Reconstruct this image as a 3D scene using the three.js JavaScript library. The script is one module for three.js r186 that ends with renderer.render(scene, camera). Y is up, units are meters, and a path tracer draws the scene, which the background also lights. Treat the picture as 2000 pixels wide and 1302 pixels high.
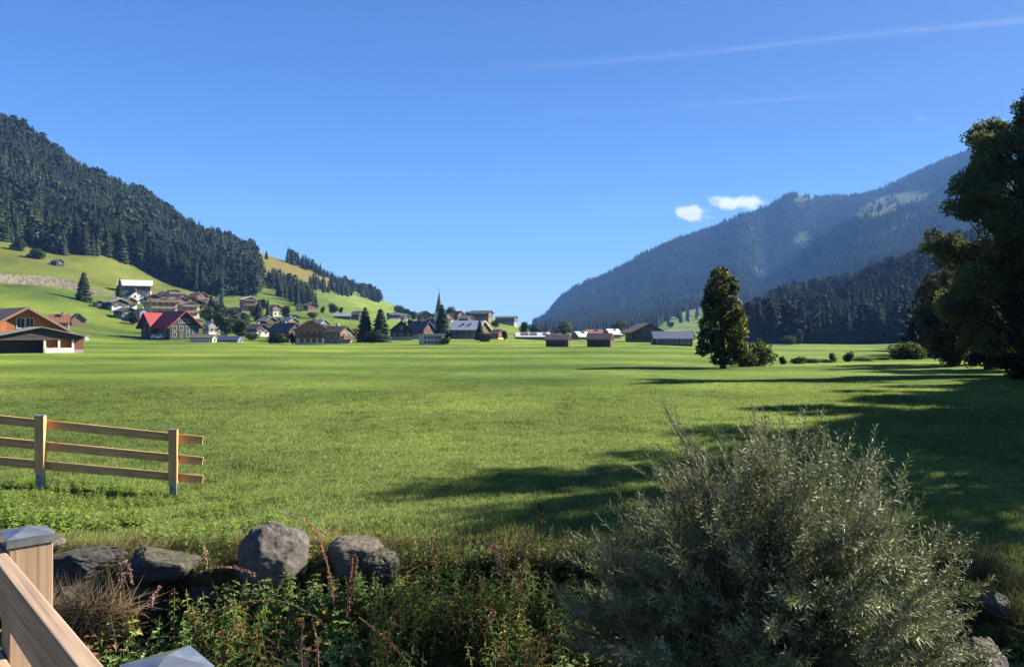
import * as THREE from 'three';
import { RoundedBoxGeometry } from 'three/addons/geometries/RoundedBoxGeometry.js';
import { ImprovedNoise } from 'three/addons/math/ImprovedNoise.js';

// ---------------------------------------------------------------- camera, sky, sun, exposure
const EYE = 2.8, FOC = 1444, HOR = 651;                 // eye height above the meadow; focal length and horizon in the photograph's pixels
const scene = new THREE.Scene();
const camera = new THREE.PerspectiveCamera(2 * Math.atan(651 / FOC) * 180 / Math.PI, 2000 / 1302, 0.1, 20000);
camera.position.set(0, EYE, 0);
camera.lookAt(0, EYE, -10);
const EXPO = 3.85;
const SUN_AZ = 68 * Math.PI / 180, SUN_EL = 32 * Math.PI / 180;
const SUN = new THREE.Vector3(Math.sin(SUN_AZ) * Math.cos(SUN_EL), Math.sin(SUN_EL), -Math.cos(SUN_AZ) * Math.cos(SUN_EL));
const renderer = new THREE.WebGLRenderer({ antialias: true });
renderer.toneMapping = THREE.LinearToneMapping;
renderer.toneMappingExposure = EXPO;
renderer.shadowMap.enabled = true;
const sun = new THREE.DirectionalLight(new THREE.Color().setRGB(1, 0.92, 0.8), 5);
sun.position.copy(SUN).multiplyScalar(300);
sun.castShadow = true;
sun.shadow.mapSize.set(4096, 4096);
Object.assign(sun.shadow.camera, { left: -150, right: 150, top: 150, bottom: -150, near: 1, far: 900 });
scene.add(sun); scene.add(sun.target);
scene.fog = new THREE.FogExp2(new THREE.Color().setRGB(0.2, 0.45, 1.0), 0.000085);

// ---------------------------------------------------------------- random numbers and noise
function rngOf(seed) { let a = seed >>> 0; return () => { a = (a + 0x6d2b79f5) | 0; let t = Math.imul(a ^ (a >>> 15), 1 | a); t = (t + Math.imul(t ^ (t >>> 7), 61 | t)) ^ t; return ((t ^ (t >>> 14)) >>> 0) / 4294967296; }; }
const IN = new ImprovedNoise();
const n2 = (x, y, s = 0) => IN.noise(x + 17.3, y + 5.1, s + 0.37);
const n3 = (x, y, z) => IN.noise(x, y, z);
function fbm2(x, y, o = 4, s = 0) { let v = 0, a = 0.5; for (let i = 0; i < o; i++) { v += a * n2(x, y, s + i * 7.1); x *= 2.03; y *= 2.03; a *= 0.5; } return v; }
function fbm3(x, y, z, o = 4) { let v = 0, a = 0.5; for (let i = 0; i < o; i++) { v += a * n3(x, y, z); x *= 2.03; y *= 2.03; z *= 2.03; a *= 0.5; } return v; }
const clamp = (x, a = 0, b = 1) => Math.min(b, Math.max(a, x));
const sstep = (x, a, b) => { const t = clamp((x - a) / (b - a)); return t * t * (3 - 2 * t); };
const lerp = (a, b, t) => a + (b - a) * t;
const lin = (c) => (c /= 255) <= 0.04045 ? c / 12.92 : ((c + 0.055) / 1.055) ** 2.4;
const C = (r, g, b) => new THREE.Color().setRGB(r, g, b);

// the sky: clear blue air, paler towards the horizon and towards the sun, two small clouds and two old vapour trails
{
  const W = 4096, H = 2048, data = new Float32Array(W * H * 4);
  const stops = [[-90, 190, 215, 235], [0, 184, 226, 252], [2, 175, 221, 251], [6, 136, 196, 246], [10, 107, 169, 239], [14, 87, 147, 226], [19, 73, 129, 211], [25, 63, 114, 197], [45, 58, 106, 186], [90, 44, 86, 162]].map(([e, ...c]) => [e, ...c.map(lin)]);
  const grad = (e) => { let i = 1; while (i < stops.length - 1 && stops[i][0] < e) i++; const a = stops[i - 1], b = stops[i], t = clamp((e - a[0]) / (b[0] - a[0])); return [1, 2, 3].map((k) => lerp(a[k], b[k], t)); };
  const trail = (pts, px, py) => {                      // [x, y, half width, strength]
    for (let i = 1; i < pts.length; i++) {
      const a = pts[i - 1], b = pts[i];
      if (px < a[0] || px > b[0]) continue;
      const t = (px - a[0]) / (b[0] - a[0]), w = lerp(a[2], b[2], t), d = (py - lerp(a[1], b[1], t)) / w;
      return 0.75 * lerp(a[3], b[3], t) * Math.exp(-d * d) * (0.75 + 0.7 * fbm2(px * 0.02, py * 0.06, 3, 3));
    }
    return 0;
  };
  const T1 = [[780, 140, 4, 0], [1000, 133, 6, 0.05], [1100, 127, 6, 0.12], [1400, 100, 5, 0.18], [1700, 66, 6, 0.22], [2000, 40, 6.5, 0.26], [2400, 12, 12, 0.3], [2900, -30, 16, 0.2], [3300, -60, 16, 0]];
  const T2 = [[990, 231, 2.5, 0], [1080, 225, 2.5, 0.08], [1250, 213, 2.5, 0.05], [1400, 203, 3.5, 0.14], [1580, 190, 3.5, 0.24], [1640, 185, 4, 0.06], [1760, 178, 5, 0]];
  const puff = (px, py, cx, cy, rx, ry, seed) => {
    const dx = (px - cx) / rx, dy = (py - cy) / (py > cy ? ry * 0.8 : ry);
    const r = dx * dx + dy * dy; if (r > 2.6) return 0;
    return sstep(1.0 - r + 1.7 * fbm2(px * 0.03, py * 0.045, 5, seed), 0.0, 0.8);
  };
  for (let row = 0; row < H; row++) {
    const el = ((row + 0.5) / H - 0.5) * Math.PI, y = Math.sin(el), ce = Math.cos(el), g = grad(el * 180 / Math.PI);
    for (let col = 0; col < W; col++) {
      const a = ((col + 0.5) / W - 0.5) * 2 * Math.PI, x = Math.cos(a) * ce, z = Math.sin(a) * ce, o = (row * W + col) * 4;
      const cos = x * SUN.x + y * SUN.y + z * SUN.z, gam = Math.acos(clamp(cos, -1, 1)) * 180 / Math.PI;
      const m = 0.42 * Math.exp(-gam / 26);
      let r = g[0] + m * 0.62, gg = g[1] + m * 0.78, b = g[2] + m * 0.9;
      if (z < -0.2 && y > -0.02) {
        const px = 1000 + FOC * x / -z, py = HOR - FOC * y / -z;
        if (py > -120 && py < 460 && px > 700 && px < 3400) {
          const t = Math.max(trail(T1, px, py), trail(T2, px, py), 0.2 * puff(px, py, 1797, 231, 15, 8, 9));
          r = lerp(r, 0.85, t); gg = lerp(gg, 0.9, t); b = lerp(b, 0.98, t);
          const k = Math.max(puff(px, py, 1354, 417, 38, 18, 4), puff(px, py, 1445, 398, 68, 20, 6), 0.35 * puff(px, py, 1372, 424, 26, 6, 8));
          if (k > 0) { const s = 1.2 - 0.14 * clamp((py - 398) / 30); r = lerp(r, s, k); gg = lerp(gg, s * 1.0, k); b = lerp(b, s * 0.97, k); }
        }
      }
      data[o] = r / EXPO; data[o + 1] = gg / EXPO; data[o + 2] = b / EXPO; data[o + 3] = 1;
    }
  }
  const t = new THREE.DataTexture(data, W, H, THREE.RGBAFormat, THREE.FloatType);
  t.mapping = THREE.EquirectangularReflectionMapping; t.magFilter = t.minFilter = THREE.LinearFilter; t.needsUpdate = true;
  scene.background = t; scene.environment = t;
}

// ---------------------------------------------------------------- the lie of the land: height profiles along bearings (depth, height seen as picture row)
const NEAR = [[4, 1662], [6, 1325], [10, 1055], [15, 920.5], [25, 812.7], [40, 753]];
const COLS = [
  [-1455, [[70, 705], [130, 640], [300, 440], [600, 230], [900, 90], [1400, 150], [6000, 600]]],
  [-500, [[70, 712], [130, 675], [200, 620], [310, 500], [470, 400], [600, 330], [900, 130], [1000, 150], [1500, 300], [6000, 630]]],
  [0, [[70, 715], [130, 688], [160, 674], [200, 645], [250, 604], [310, 562], [340, 548], [400, 515], [470, 470], [600, 405], [900, 262], [1000, 282], [1500, 400], [6000, 640]]],
  [100, [[70, 715], [130, 688], [170, 673], [210, 652], [260, 615], [320, 572], [360, 550], [420, 520], [490, 490], [650, 422], [900, 316], [1000, 336], [1500, 420], [6000, 640]]],
  [200, [[70, 716], [130, 689], [200, 668], [240, 650], [270, 632], [310, 605], [350, 580], [400, 555], [450, 530], [500, 505], [700, 432], [920, 372], [1050, 400], [1500, 450], [6000, 640]]],
  [300, [[70, 716], [130, 690], [200, 670], [240, 660], [270, 648], [310, 625], [350, 602], [400, 582], [450, 568], [520, 550], [720, 476], [940, 416], [1100, 445], [1500, 500], [6000, 640]]],
  [400, [[70, 717], [130, 690], [200, 670], [240, 660], [300, 643], [350, 622], [400, 602], [450, 590], [520, 578], [750, 515], [960, 470], [1100, 495], [1500, 540], [6000, 640]]],
  [500, [[70, 718], [130, 690], [200, 671], [240, 664], [300, 650], [360, 630], [420, 612], [480, 600], [560, 585], [800, 532], [1050, 496], [1200, 515], [1600, 560], [6000, 645]]],
  [600, [[70, 718], [130, 691], [200, 673], [240, 669], [300, 655], [360, 640], [420, 616], [520, 605], [650, 588], [850, 560], [1150, 529], [1300, 545], [1700, 580], [6000, 645]]],
  [700, [[70, 719], [130, 692], [200, 674], [250, 668], [300, 660], [380, 640], [450, 624], [560, 613], [750, 600], [950, 588], [1200, 570], [1350, 583], [1700, 610], [6000, 645]]],
  [800, [[70, 720], [130, 693], [200, 674], [250, 668], [320, 660], [400, 646], [500, 632], [650, 623], [900, 616], [1250, 608], [1400, 615], [1800, 630], [6000, 645]]],
  [900, [[70, 720], [130, 693], [200, 674], [260, 667], [330, 658], [400, 645], [500, 630], [600, 623], [700, 621], [900, 630], [1400, 640], [6000, 645]]],
  [1000, [[70, 720], [130, 693], [200, 674], [260, 667], [350, 659], [450, 650], [600, 638], [700, 635], [900, 640], [1500, 646], [3500, 640], [6000, 643]]],
  [1060, [[70, 720], [130, 693], [200, 674], [260, 667], [400, 661], [600, 655], [1500, 648], [3000, 640], [3500, 622], [4200, 632], [6000, 642]]],
  [1100, [[70, 720], [130, 693], [200, 674], [260, 667], [400, 661], [1200, 651], [1800, 640], [3000, 606], [3500, 578], [4200, 600], [6000, 640]]],
  [1200, [[70, 720], [130, 693], [200, 674], [260, 667], [400, 661], [1200, 651], [1800, 632], [2600, 586], [3500, 534], [4300, 562], [6000, 640]]],
  [1300, [[70, 723], [130, 694], [200, 675], [260, 669], [400, 662], [900, 655], [1200, 640], [1500, 622], [1800, 612], [2600, 552], [3600, 482], [4400, 520], [6000, 630]]],
  [1400, [[60, 733], [80, 718], [130, 697], [200, 682], [300, 671], [450, 664], [900, 650], [1200, 630], [1600, 606], [2600, 524], [3700, 452], [4500, 490], [6000, 620]]],
  [1450, [[60, 733], [80, 718], [120, 702], [170, 693], [250, 683], [340, 675], [450, 668], [900, 648], [1200, 632], [1700, 600], [2600, 505], [3700, 430], [4500, 470], [6000, 610]]],
  [1500, [[60, 733], [80, 718], [110, 706], [150, 698], [220, 688], [320, 678], [420, 673], [600, 641], [750, 616], [850, 610], [1000, 625], [1400, 632], [1900, 590], [2300, 556], [2600, 562], [3000, 500], [3750, 409], [4500, 450], [6000, 600]]],
  [1548, [[60, 732], [80, 718], [110, 706], [150, 699], [220, 689], [320, 679], [420, 673], [600, 636], [780, 604], [880, 596], [1030, 612], [1400, 620], [1950, 580], [2400, 516], [2700, 524], [3000, 478], [3820, 385], [4500, 430], [6000, 600]]],
  [1600, [[60, 732], [80, 718], [110, 706], [150, 699], [220, 689], [320, 679], [420, 673], [600, 630], [800, 592], [900, 582], [1050, 598], [1400, 610], [2000, 550], [2500, 470], [2800, 484], [3200, 440], [3900, 388], [4600, 430], [6000, 600]]],
  [1700, [[60, 731], [80, 717], [110, 706], [150, 699], [220, 690], [320, 679], [420, 673], [600, 612], [800, 562], [920, 550], [1100, 565], [1500, 560], [2000, 500], [2500, 414], [2800, 424], [3300, 400], [4000, 381], [4700, 420], [6000, 600]]],
  [1850, [[60, 730], [80, 715], [110, 705], [150, 700], [220, 691], [300, 682], [400, 668], [600, 585], [900, 496], [1000, 492], [1300, 505], [2000, 468], [2600, 396], [2900, 388], [4050, 324], [4800, 370], [6000, 580]]],
  [2000, [[60, 729], [80, 713], [110, 703], [150, 697], [200, 690], [300, 670], [400, 640], [600, 545], [950, 440], [1200, 450], [2000, 432], [4050, 278], [4800, 330], [6000, 570]]],
  [2600, [[60, 722], [100, 697], [200, 668], [400, 580], [800, 440], [1200, 425], [2500, 400], [4200, 330], [5200, 380], [6000, 500]]],
  [3455, [[60, 722], [100, 697], [300, 610], [800, 505], [1500, 480], [4000, 410], [5200, 430], [6000, 520]]],
];
function pchip(xs, ys) {
  const n = xs.length, h = [], d = [], m = new Array(n);
  for (let i = 0; i < n - 1; i++) { h.push(xs[i + 1] - xs[i]); d.push((ys[i + 1] - ys[i]) / h[i]); }
  m[0] = d[0]; m[n - 1] = d[n - 2];
  for (let i = 1; i < n - 1; i++) m[i] = d[i - 1] * d[i] <= 0 ? 0 : 3 * (h[i - 1] + h[i]) / ((2 * h[i] + h[i - 1]) / d[i - 1] + (h[i] + 2 * h[i - 1]) / d[i]);
  return (x) => {
    if (x <= xs[0]) return ys[0]; if (x >= xs[n - 1]) return ys[n - 1];
    let i = 0; while (xs[i + 1] < x) i++;
    const t = (x - xs[i]) / h[i], t2 = t * t, t3 = t2 * t;
    return (2 * t3 - 3 * t2 + 1) * ys[i] + (t3 - 2 * t2 + t) * h[i] * m[i] + (-2 * t3 + 3 * t2) * ys[i + 1] + (t3 - t2) * h[i] * m[i + 1];
  };
}
const LD0 = Math.log(4), LD1 = Math.log(6000), LN = 600;
const TAB = COLS.map(([px, pts]) => {
  const all = [...NEAR, ...pts], f = pchip(all.map((p) => Math.log(p[0])), all.map(([d, py]) => EYE - (py - HOR) / FOC * d));
  return Float32Array.from({ length: LN + 1 }, (_, i) => f(LD0 + (LD1 - LD0) * i / LN));
});
const CX = COLS.map((c) => c[0]);
function landBase(px, d) {
  const f = clamp((Math.log(Math.max(d, 4)) - LD0) / (LD1 - LD0)) * LN, i = Math.min(LN - 1, Math.floor(f)), t = f - i;
  const at = (k) => lerp(TAB[k][i], TAB[k][i + 1], t), n = CX.length;
  px = clamp(px, CX[0], CX[n - 1]);
  let k = 0; while (k < n - 2 && CX[k + 1] < px) k++;
  const x0 = CX[k], x1 = CX[k + 1], s = (px - x0) / (x1 - x0), p1 = at(k), p2 = at(k + 1), h = x1 - x0;
  const m1 = k > 0 ? ((p2 - p1) / h + (p1 - at(k - 1)) / (x0 - CX[k - 1])) / 2 : (p2 - p1) / h;
  const m2 = k < n - 2 ? ((p2 - p1) / h + (at(k + 2) - p2) / (CX[k + 2] - x1)) / 2 : (p2 - p1) / h;
  const s2 = s * s, s3 = s2 * s;
  return (2 * s3 - 3 * s2 + 1) * p1 + (s3 - 2 * s2 + s) * h * m1 + (-2 * s3 + 3 * s2) * p2 + (s3 - s2) * h * m2;
}
// how far a point lies inside the stream cutting (metres from its upper edge)
function cutIn(x, z) {
  const e = 9.35 + 0.35 * n2(x * 0.45, 3.3) + 0.15 * n2(x * 1.7, 8.3);
  const a = z + e, b = 4.9 + 0.5 * n2(z * 0.6, 12.2) + 0.12 * (z + 9) - x;
  const k = 0.8, h = clamp(0.5 + 0.5 * (b - a) / k), m = lerp(b, a, h) - k * h * (1 - h);
  return Math.min(m, 7 - z);
}
function ground(x, z) {
  const r = Math.hypot(x, z), th = Math.atan2(x, -z), lim = 59.5 * Math.PI / 180, tc = clamp(th, -lim, lim);
  const d = r * Math.cos(tc), px = 1000 + FOC * Math.tan(tc);
  let y = landBase(px, d);
  const back = sstep(Math.abs(th), 1.75, 2.9);
  if (back > 0) y = lerp(y, 0, back);
  const farK = sstep(d, 280, 700);
  y += 0.10 * sstep(d, 12, 40) * n2(x * 0.05, z * 0.11, 1) * 1.4 + farK * (3.2 * n2(x * 0.012, z * 0.012, 2) + 1.4 * n2(x * 0.035, z * 0.035, 3));
  if (d > 1500) y += sstep(d, 1500, 2600) * (34 * fbm2(x * 0.0016, z * 0.0016, 4, 5) + 22 * Math.abs(fbm2(x * 0.0035 + 3, z * 0.0035, 3, 6)) - 6);
  if (r < 30) {
    y += 0.22 * Math.exp(-((x + 8.6) ** 2 / 3 + (z + 12.3) ** 2 / 14)) - 0.12 * Math.exp(-((x + 5.6) ** 2 / 3 + (z + 12.6) ** 2 / 8)) + 0.05 * n2(x * 0.9, z * 0.9, 11) + 0.02 * n2(x * 3, z * 3, 12);
    const c = cutIn(x, z);
    if (c > -0.5) y -= 0.22 * sstep(c, -0.5, 0.15) + 0.75 * sstep(c, 0.05, 0.5) + 1.1 * sstep(c, 0.35, 4.6) + (c > 0 ? 0.16 * n2(x * 2.1, z * 2.1, 21) : 0);
  }
  return y;
}
const pixelOf = (x, y, z) => [1000 + FOC * x / -z, HOR - FOC * (y - EYE) / -z];
const atDepth = (px, d) => { const x = (px - 1000) / FOC * d; return [x, ground(x, -d), -d]; };
function spot(px, py, dmin = 60, dmax = 1500) {          // where the land lies that is seen at this place
  for (let d = dmin; d < dmax; d *= 1.004) { const p = atDepth(px, d); if (pixelOf(...p)[1] <= py) return { x: p[0], y: p[1], z: p[2], d }; }
  const p = atDepth(px, dmax); return { x: p[0], y: p[1], z: p[2], d: dmax };
}
function inPoly(poly, x, y) { let c = false; for (let i = 0, j = poly.length - 1; i < poly.length; j = i++) { const [xi, yi] = poly[i], [xj, yj] = poly[j]; if ((yi > y) !== (yj > y) && x < (xj - xi) * (y - yi) / (yj - yi) + xi) c = !c; } return c; }
const LEFT_FOREST = [[-900, 420], [-400, 455], [0, 470], [60, 480], [110, 498], [200, 498], [262, 520], [310, 543], [350, 562], [430, 579], [498, 577], [510, 556], [506, 532], [490, 505], [470, 489], [460, 486], [300, 300], [0, 100], [-900, -400]];
const PASTURE = [[[1655, 432], [1690, 402], [1720, 382], [1770, 368], [1830, 362], [1900, 358], [1900, 400], [1830, 398], [1790, 400], [1735, 418], [1690, 434]], [[1546, 476], [1558, 456], [1594, 448], [1592, 464], [1564, 478]], [[1545, 400], [1560, 380], [1600, 378], [1590, 392]],
  [[1270, 650], [1300, 628], [1335, 608], [1372, 600], [1400, 615], [1400, 650]], [[1320, 590], [1340, 575], [1366, 578], [1362, 592], [1335, 596]]];

// ---------------------------------------------------------------- tagging and mesh helpers
const used = {};
function numbered(name) { const n = used[name] ?? 0; used[name] = n + 1; return n ? `${name}_${String(n).padStart(3, '0')}` : name; }
function tag(o, label, category, group, kind) { if (label) o.userData.label = label; if (category) o.userData.category = category; if (group) o.userData.group = group; if (kind) o.userData.kind = kind; return o; }
function thing(name, label, category, pos = [0, 0, 0], turn = 0, group) {
  const o = new THREE.Group(); o.name = numbered(name); o.position.set(...pos); o.rotation.y = turn; scene.add(o);
  return tag(o, label, category, group);
}
function lit(m) { m.castShadow = m.receiveShadow = true; return m; }
function part(name, geo, mat, parent, kind) { const m = lit(new THREE.Mesh(geo, mat)); m.name = name; if (kind) m.userData.kind = kind; parent.add(m); return m; }
class MB {                                              // collects triangles into one geometry
  constructor(colored = false) { this.p = []; this.n = []; this.u = []; this.c = colored ? [] : null; this.col = [1, 1, 1]; }
  tri(a, b, c, na, nb, nc, ua = [0, 0], ub = [1, 0], uc = [0, 1]) {
    this.p.push(...a, ...b, ...c);
    if (!na) { const e = [b[0] - a[0], b[1] - a[1], b[2] - a[2]], f = [c[0] - a[0], c[1] - a[1], c[2] - a[2]]; na = [e[1] * f[2] - e[2] * f[1], e[2] * f[0] - e[0] * f[2], e[0] * f[1] - e[1] * f[0]]; const l = Math.hypot(...na) || 1; na = na.map((v) => v / l); }
    nb ??= na; nc ??= na;
    this.n.push(...na, ...nb, ...nc); this.u.push(...ua, ...ub, ...uc);
    if (this.c) this.c.push(...this.col, ...this.col, ...this.col);
  }
  quad(a, b, c, d, n, uv = [[0, 0], [1, 0], [1, 1], [0, 1]]) { this.tri(a, b, c, n, n, n, uv[0], uv[1], uv[2]); this.tri(a, c, d, n, n, n, uv[0], uv[2], uv[3]); }
  geo(g, m) {
    g = g.index ? g.toNonIndexed() : g.clone(); if (m) g.applyMatrix4(m);
    const P = g.attributes.position.array, N = g.attributes.normal.array, U = g.attributes.uv?.array;
    for (let i = 0; i < P.length; i++) { this.p.push(P[i]); this.n.push(N[i]); }
    for (let i = 0; i < P.length / 3; i++) { this.u.push(U ? U[2 * i] : 0, U ? U[2 * i + 1] : 0); if (this.c) this.c.push(...this.col); }
    return this;
  }
  box(w, h, l, x, y, z, ry = 0) {                       // uv in metres, the long way along v
    const m = new THREE.Matrix4().makeRotationY(ry).setPosition(x, y, z);
    return this.geo(boxM(w, h, l), m);
  }
  tube(pts, radii, seg = 6) {
    const V = pts.map((p) => new THREE.Vector3(...p)), rings = [];
    for (let i = 0; i < V.length; i++) {
      const t = V[Math.min(i + 1, V.length - 1)].clone().sub(V[Math.max(i - 1, 0)]).normalize(), s = Math.abs(t.y) > 0.9 ? new THREE.Vector3(1, 0, 0) : new THREE.Vector3(0, 1, 0), a = s.cross(t).normalize(), b = t.clone().cross(a), ring = [];
      for (let k = 0; k <= seg; k++) { const w = k / seg * 2 * Math.PI, n = a.clone().multiplyScalar(Math.cos(w)).addScaledVector(b, Math.sin(w)); ring.push([V[i].clone().addScaledVector(n, radii[i]).toArray(), n.toArray(), [k / seg * 6.28 * radii[i], i * 0.3]]); }
      rings.push(ring);
    }
    for (let i = 0; i < rings.length - 1; i++) for (let k = 0; k < seg; k++) { const A = rings[i][k], B = rings[i][k + 1], D = rings[i + 1][k], E = rings[i + 1][k + 1]; this.tri(A[0], B[0], E[0], A[1], B[1], E[1], A[2], B[2], E[2]); this.tri(A[0], E[0], D[0], A[1], E[1], D[1], A[2], E[2], D[2]); }
    return this;
  }
  done() {
    const g = new THREE.BufferGeometry();
    g.setAttribute('position', new THREE.BufferAttribute(new Float32Array(this.p), 3)); g.setAttribute('normal', new THREE.BufferAttribute(new Float32Array(this.n), 3)); g.setAttribute('uv', new THREE.BufferAttribute(new Float32Array(this.u), 2));
    if (this.c) g.setAttribute('color', new THREE.BufferAttribute(new Float32Array(this.c), 3));
    return g;
  }
}
function boxM(w, h, l) {
  const g = new THREE.BoxGeometry(w, h, l), P = g.attributes.position, N = g.attributes.normal, U = g.attributes.uv;
  for (let i = 0; i < P.count; i++) { const x = P.getX(i), y = P.getY(i), z = P.getZ(i); if (Math.abs(N.getX(i)) > 0.5) U.setXY(i, z, y); else if (Math.abs(N.getY(i)) > 0.5) U.setXY(i, x, z); else U.setXY(i, x, y); }
  return g;
}
const M4 = (x, y, z, rx = 0, ry = 0, rz = 0, sx = 1, sy = sx, sz = sx) => new THREE.Matrix4().compose(new THREE.Vector3(x, y, z), new THREE.Quaternion().setFromEuler(new THREE.Euler(rx, ry, rz, 'YXZ')), new THREE.Vector3(sx, sy, sz));
function instanced(name, geo, mat, list, parent, kind = 'stuff') {          // list of [matrix, colour]
  const m = lit(new THREE.InstancedMesh(geo, mat, list.length)); m.name = parent === scene ? numbered(name) : name;
  list.forEach(([mm, c], i) => { m.setMatrixAt(i, mm); if (c) m.setColorAt(i, c); });
  m.userData.kind = kind; parent.add(m); return m;
}

// ---------------------------------------------------------------- textures and materials
function tex(w, h, f, srgb = true) {
  const d = new Uint8Array(w * h * 4);
  for (let y = 0; y < h; y++) for (let x = 0; x < w; x++) { const c = f(x / w, y / h), o = (y * w + x) * 4; d[o] = clamp(c[0]) * 255; d[o + 1] = clamp(c[1]) * 255; d[o + 2] = clamp(c[2]) * 255; d[o + 3] = 255; }
  const t = new THREE.DataTexture(d, w, h); t.wrapS = t.wrapT = THREE.RepeatWrapping; t.magFilter = t.minFilter = THREE.LinearFilter; if (srgb) t.colorSpace = THREE.SRGBColorSpace; t.needsUpdate = true; return t;
}
const period = (f, u, v, s = 0) => {                    // tileable noise in 0..1 space
  const a = f(u, v, s), b = f(u - 1, v, s), c = f(u, v - 1, s), d = f(u - 1, v - 1, s); return lerp(lerp(a, b, u), lerp(c, d, u), v);
};
const turfTex = tex(512, 512, (u, v) => { const a = period((x, y) => fbm2(x * 60, y * 60, 3, 1), u, v), b = period((x, y) => fbm2(x * 9, y * 9, 3, 2), u, v), k = 0.80 + 0.9 * a + 0.35 * b; return [k * 0.98, k, k * 0.9]; });
const turfBump = tex(512, 512, (u, v) => { const a = 0.5 + 1.2 * period((x, y) => fbm2(x * 70, y * 70, 3, 4), u, v); return [a, a, a]; }, false);
const grainTex = tex(256, 1024, (u, v) => {
  const wob = 0.03 * period((x, y) => n2(x * 2, y * 3, 1), u, v), a = period((x, y) => fbm2(x * 22 + wob * 40, y * 2.2, 4, 1), u, v), b = period((x, y) => n2(x * 90, y * 5, 2), u, v), c = period((x, y) => fbm2(x * 3, y * 5, 3, 3), u, v);
  let k = 0.86 + 0.34 * a + 0.2 * b + 0.3 * c;
  for (const [ku, kv, r] of [[0.3, 0.2, 0.03], [0.62, 0.55, 0.035], [0.4, 0.83, 0.025]]) { const d = Math.hypot((u - ku), (v - kv) * 3) / r; if (d < 1.6) k *= lerp(0.5, 1, sstep(d, 0.5, 1.6)); }
  return [k, k * 0.98, k * 0.95];
});
const zincTex = tex(256, 256, (u, v) => { const a = period((x, y) => fbm2(x * 14, y * 14, 4, 8), u, v), b = period((x, y) => n2(x * 5, y * 5, 9), u, v), k = 0.8 + 0.5 * a + 0.2 * b; return [k, k, k]; });
const stoneTex = tex(512, 256, (u, v) => { const a = period((x, y) => fbm2(x * 26, y * 18, 5, 18), u, v), b = period((x, y) => Math.abs(fbm2(x * 9 + y * 4, y * 12, 3, 19)), u, v), k = 0.62 + 0.9 * a + 0.9 * Math.min(0.3, b); return [k, k, k * 0.98]; }, false);
const rough = (c, extra = {}) => new THREE.MeshStandardMaterial({ color: c, roughness: 0.92, ...extra });
const VC = { vertexColors: true };
const M = {
  turf: new THREE.MeshPhysicalMaterial({ color: C(1, 1, 1), ...VC, map: turfTex, bumpMap: turfBump, bumpScale: 0.05, roughness: 1, specularIntensity: 0.1 }),
  land: new THREE.MeshPhysicalMaterial({ color: C(1, 1, 1), ...VC, map: turfTex, roughness: 1, specularIntensity: 0.1 }),
  blade: new THREE.MeshPhysicalMaterial({ color: C(1, 1, 1), roughness: 0.95, specularIntensity: 0.05, transmission: 0.48, side: THREE.DoubleSide }),
  leaf: new THREE.MeshPhysicalMaterial({ color: C(1, 1, 1), roughness: 0.8, specularIntensity: 0.25, transmission: 0.4, side: THREE.DoubleSide }),
  willow: new THREE.MeshPhysicalMaterial({ color: C(1, 1, 1), roughness: 0.55, specularIntensity: 0.35, transmission: 0.4, side: THREE.DoubleSide }),
  needle: new THREE.MeshPhysicalMaterial({ color: C(1, 1, 1), roughness: 1, specularIntensity: 0.1, side: THREE.DoubleSide }),
  needleV: new THREE.MeshPhysicalMaterial({ color: C(0.034, 0.05, 0.022), roughness: 1, specularIntensity: 0.1, side: THREE.DoubleSide }),
  bark: rough(C(0.075, 0.058, 0.045)), twig: rough(C(0.11, 0.085, 0.055)), dry: new THREE.MeshPhysicalMaterial({ color: C(1, 1, 1), roughness: 0.95, specularIntensity: 0.1, transmission: 0.25, side: THREE.DoubleSide }),
  stone: rough(C(1, 1, 1), { ...VC, map: stoneTex, bumpMap: stoneTex, bumpScale: 0.02 }),
  fence: rough(C(0.60, 0.345, 0.14), { map: grainTex, roughness: 0.75 }), railWood: rough(C(0.40, 0.29, 0.20), { map: grainTex, roughness: 0.8, bumpMap: grainTex, bumpScale: 0.0015 }),
  zinc: rough(C(0.42, 0.44, 0.46), { metalness: 0.6, roughness: 0.5, map: zincTex }), zincCap: rough(C(0.38, 0.41, 0.44), { metalness: 0.6, roughness: 0.42, map: zincTex, roughnessMap: zincTex }),
  white: rough(C(0.47, 0.455, 0.42)), cream: rough(C(0.44, 0.36, 0.24)), pinkWall: rough(C(0.34, 0.19, 0.15)), greyWall: rough(C(0.22, 0.215, 0.21)), yellow: rough(C(0.45, 0.33, 0.13)),
  black: rough(C(0.028, 0.026, 0.026)), darkWood: rough(C(0.060, 0.040, 0.028)), brown: rough(C(0.085, 0.05, 0.03)), orange: rough(C(0.30, 0.10, 0.024)), tan: rough(C(0.18, 0.12, 0.075)), redWood: rough(C(0.12, 0.045, 0.026)),
  rGrey: rough(C(0.14, 0.135, 0.13)), rDark: rough(C(0.055, 0.055, 0.062)), rRed: rough(C(0.21, 0.017, 0.016), { roughness: 0.7 }), rBrown: rough(C(0.10, 0.06, 0.05)), rPink: rough(C(0.15, 0.10, 0.088)), rRust: rough(C(0.17, 0.06, 0.036)), rWhite: rough(C(0.50, 0.485, 0.475), { roughness: 0.6 }), rBlue: rough(C(0.09, 0.105, 0.18), { roughness: 0.6 }), rTin: rough(C(0.25, 0.26, 0.26), { metalness: 0.3, roughness: 0.55 }),
  frameW: rough(C(0.36, 0.355, 0.33)), frameD: rough(C(0.09, 0.06, 0.045)), frameG: rough(C(0.26, 0.31, 0.275)),
  pane: new THREE.MeshStandardMaterial({ color: C(0.02, 0.025, 0.03), roughness: 0.08 }), shade: rough(C(0.02, 0.018, 0.017)), soil: rough(C(0.06, 0.045, 0.03)),
};

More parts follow.
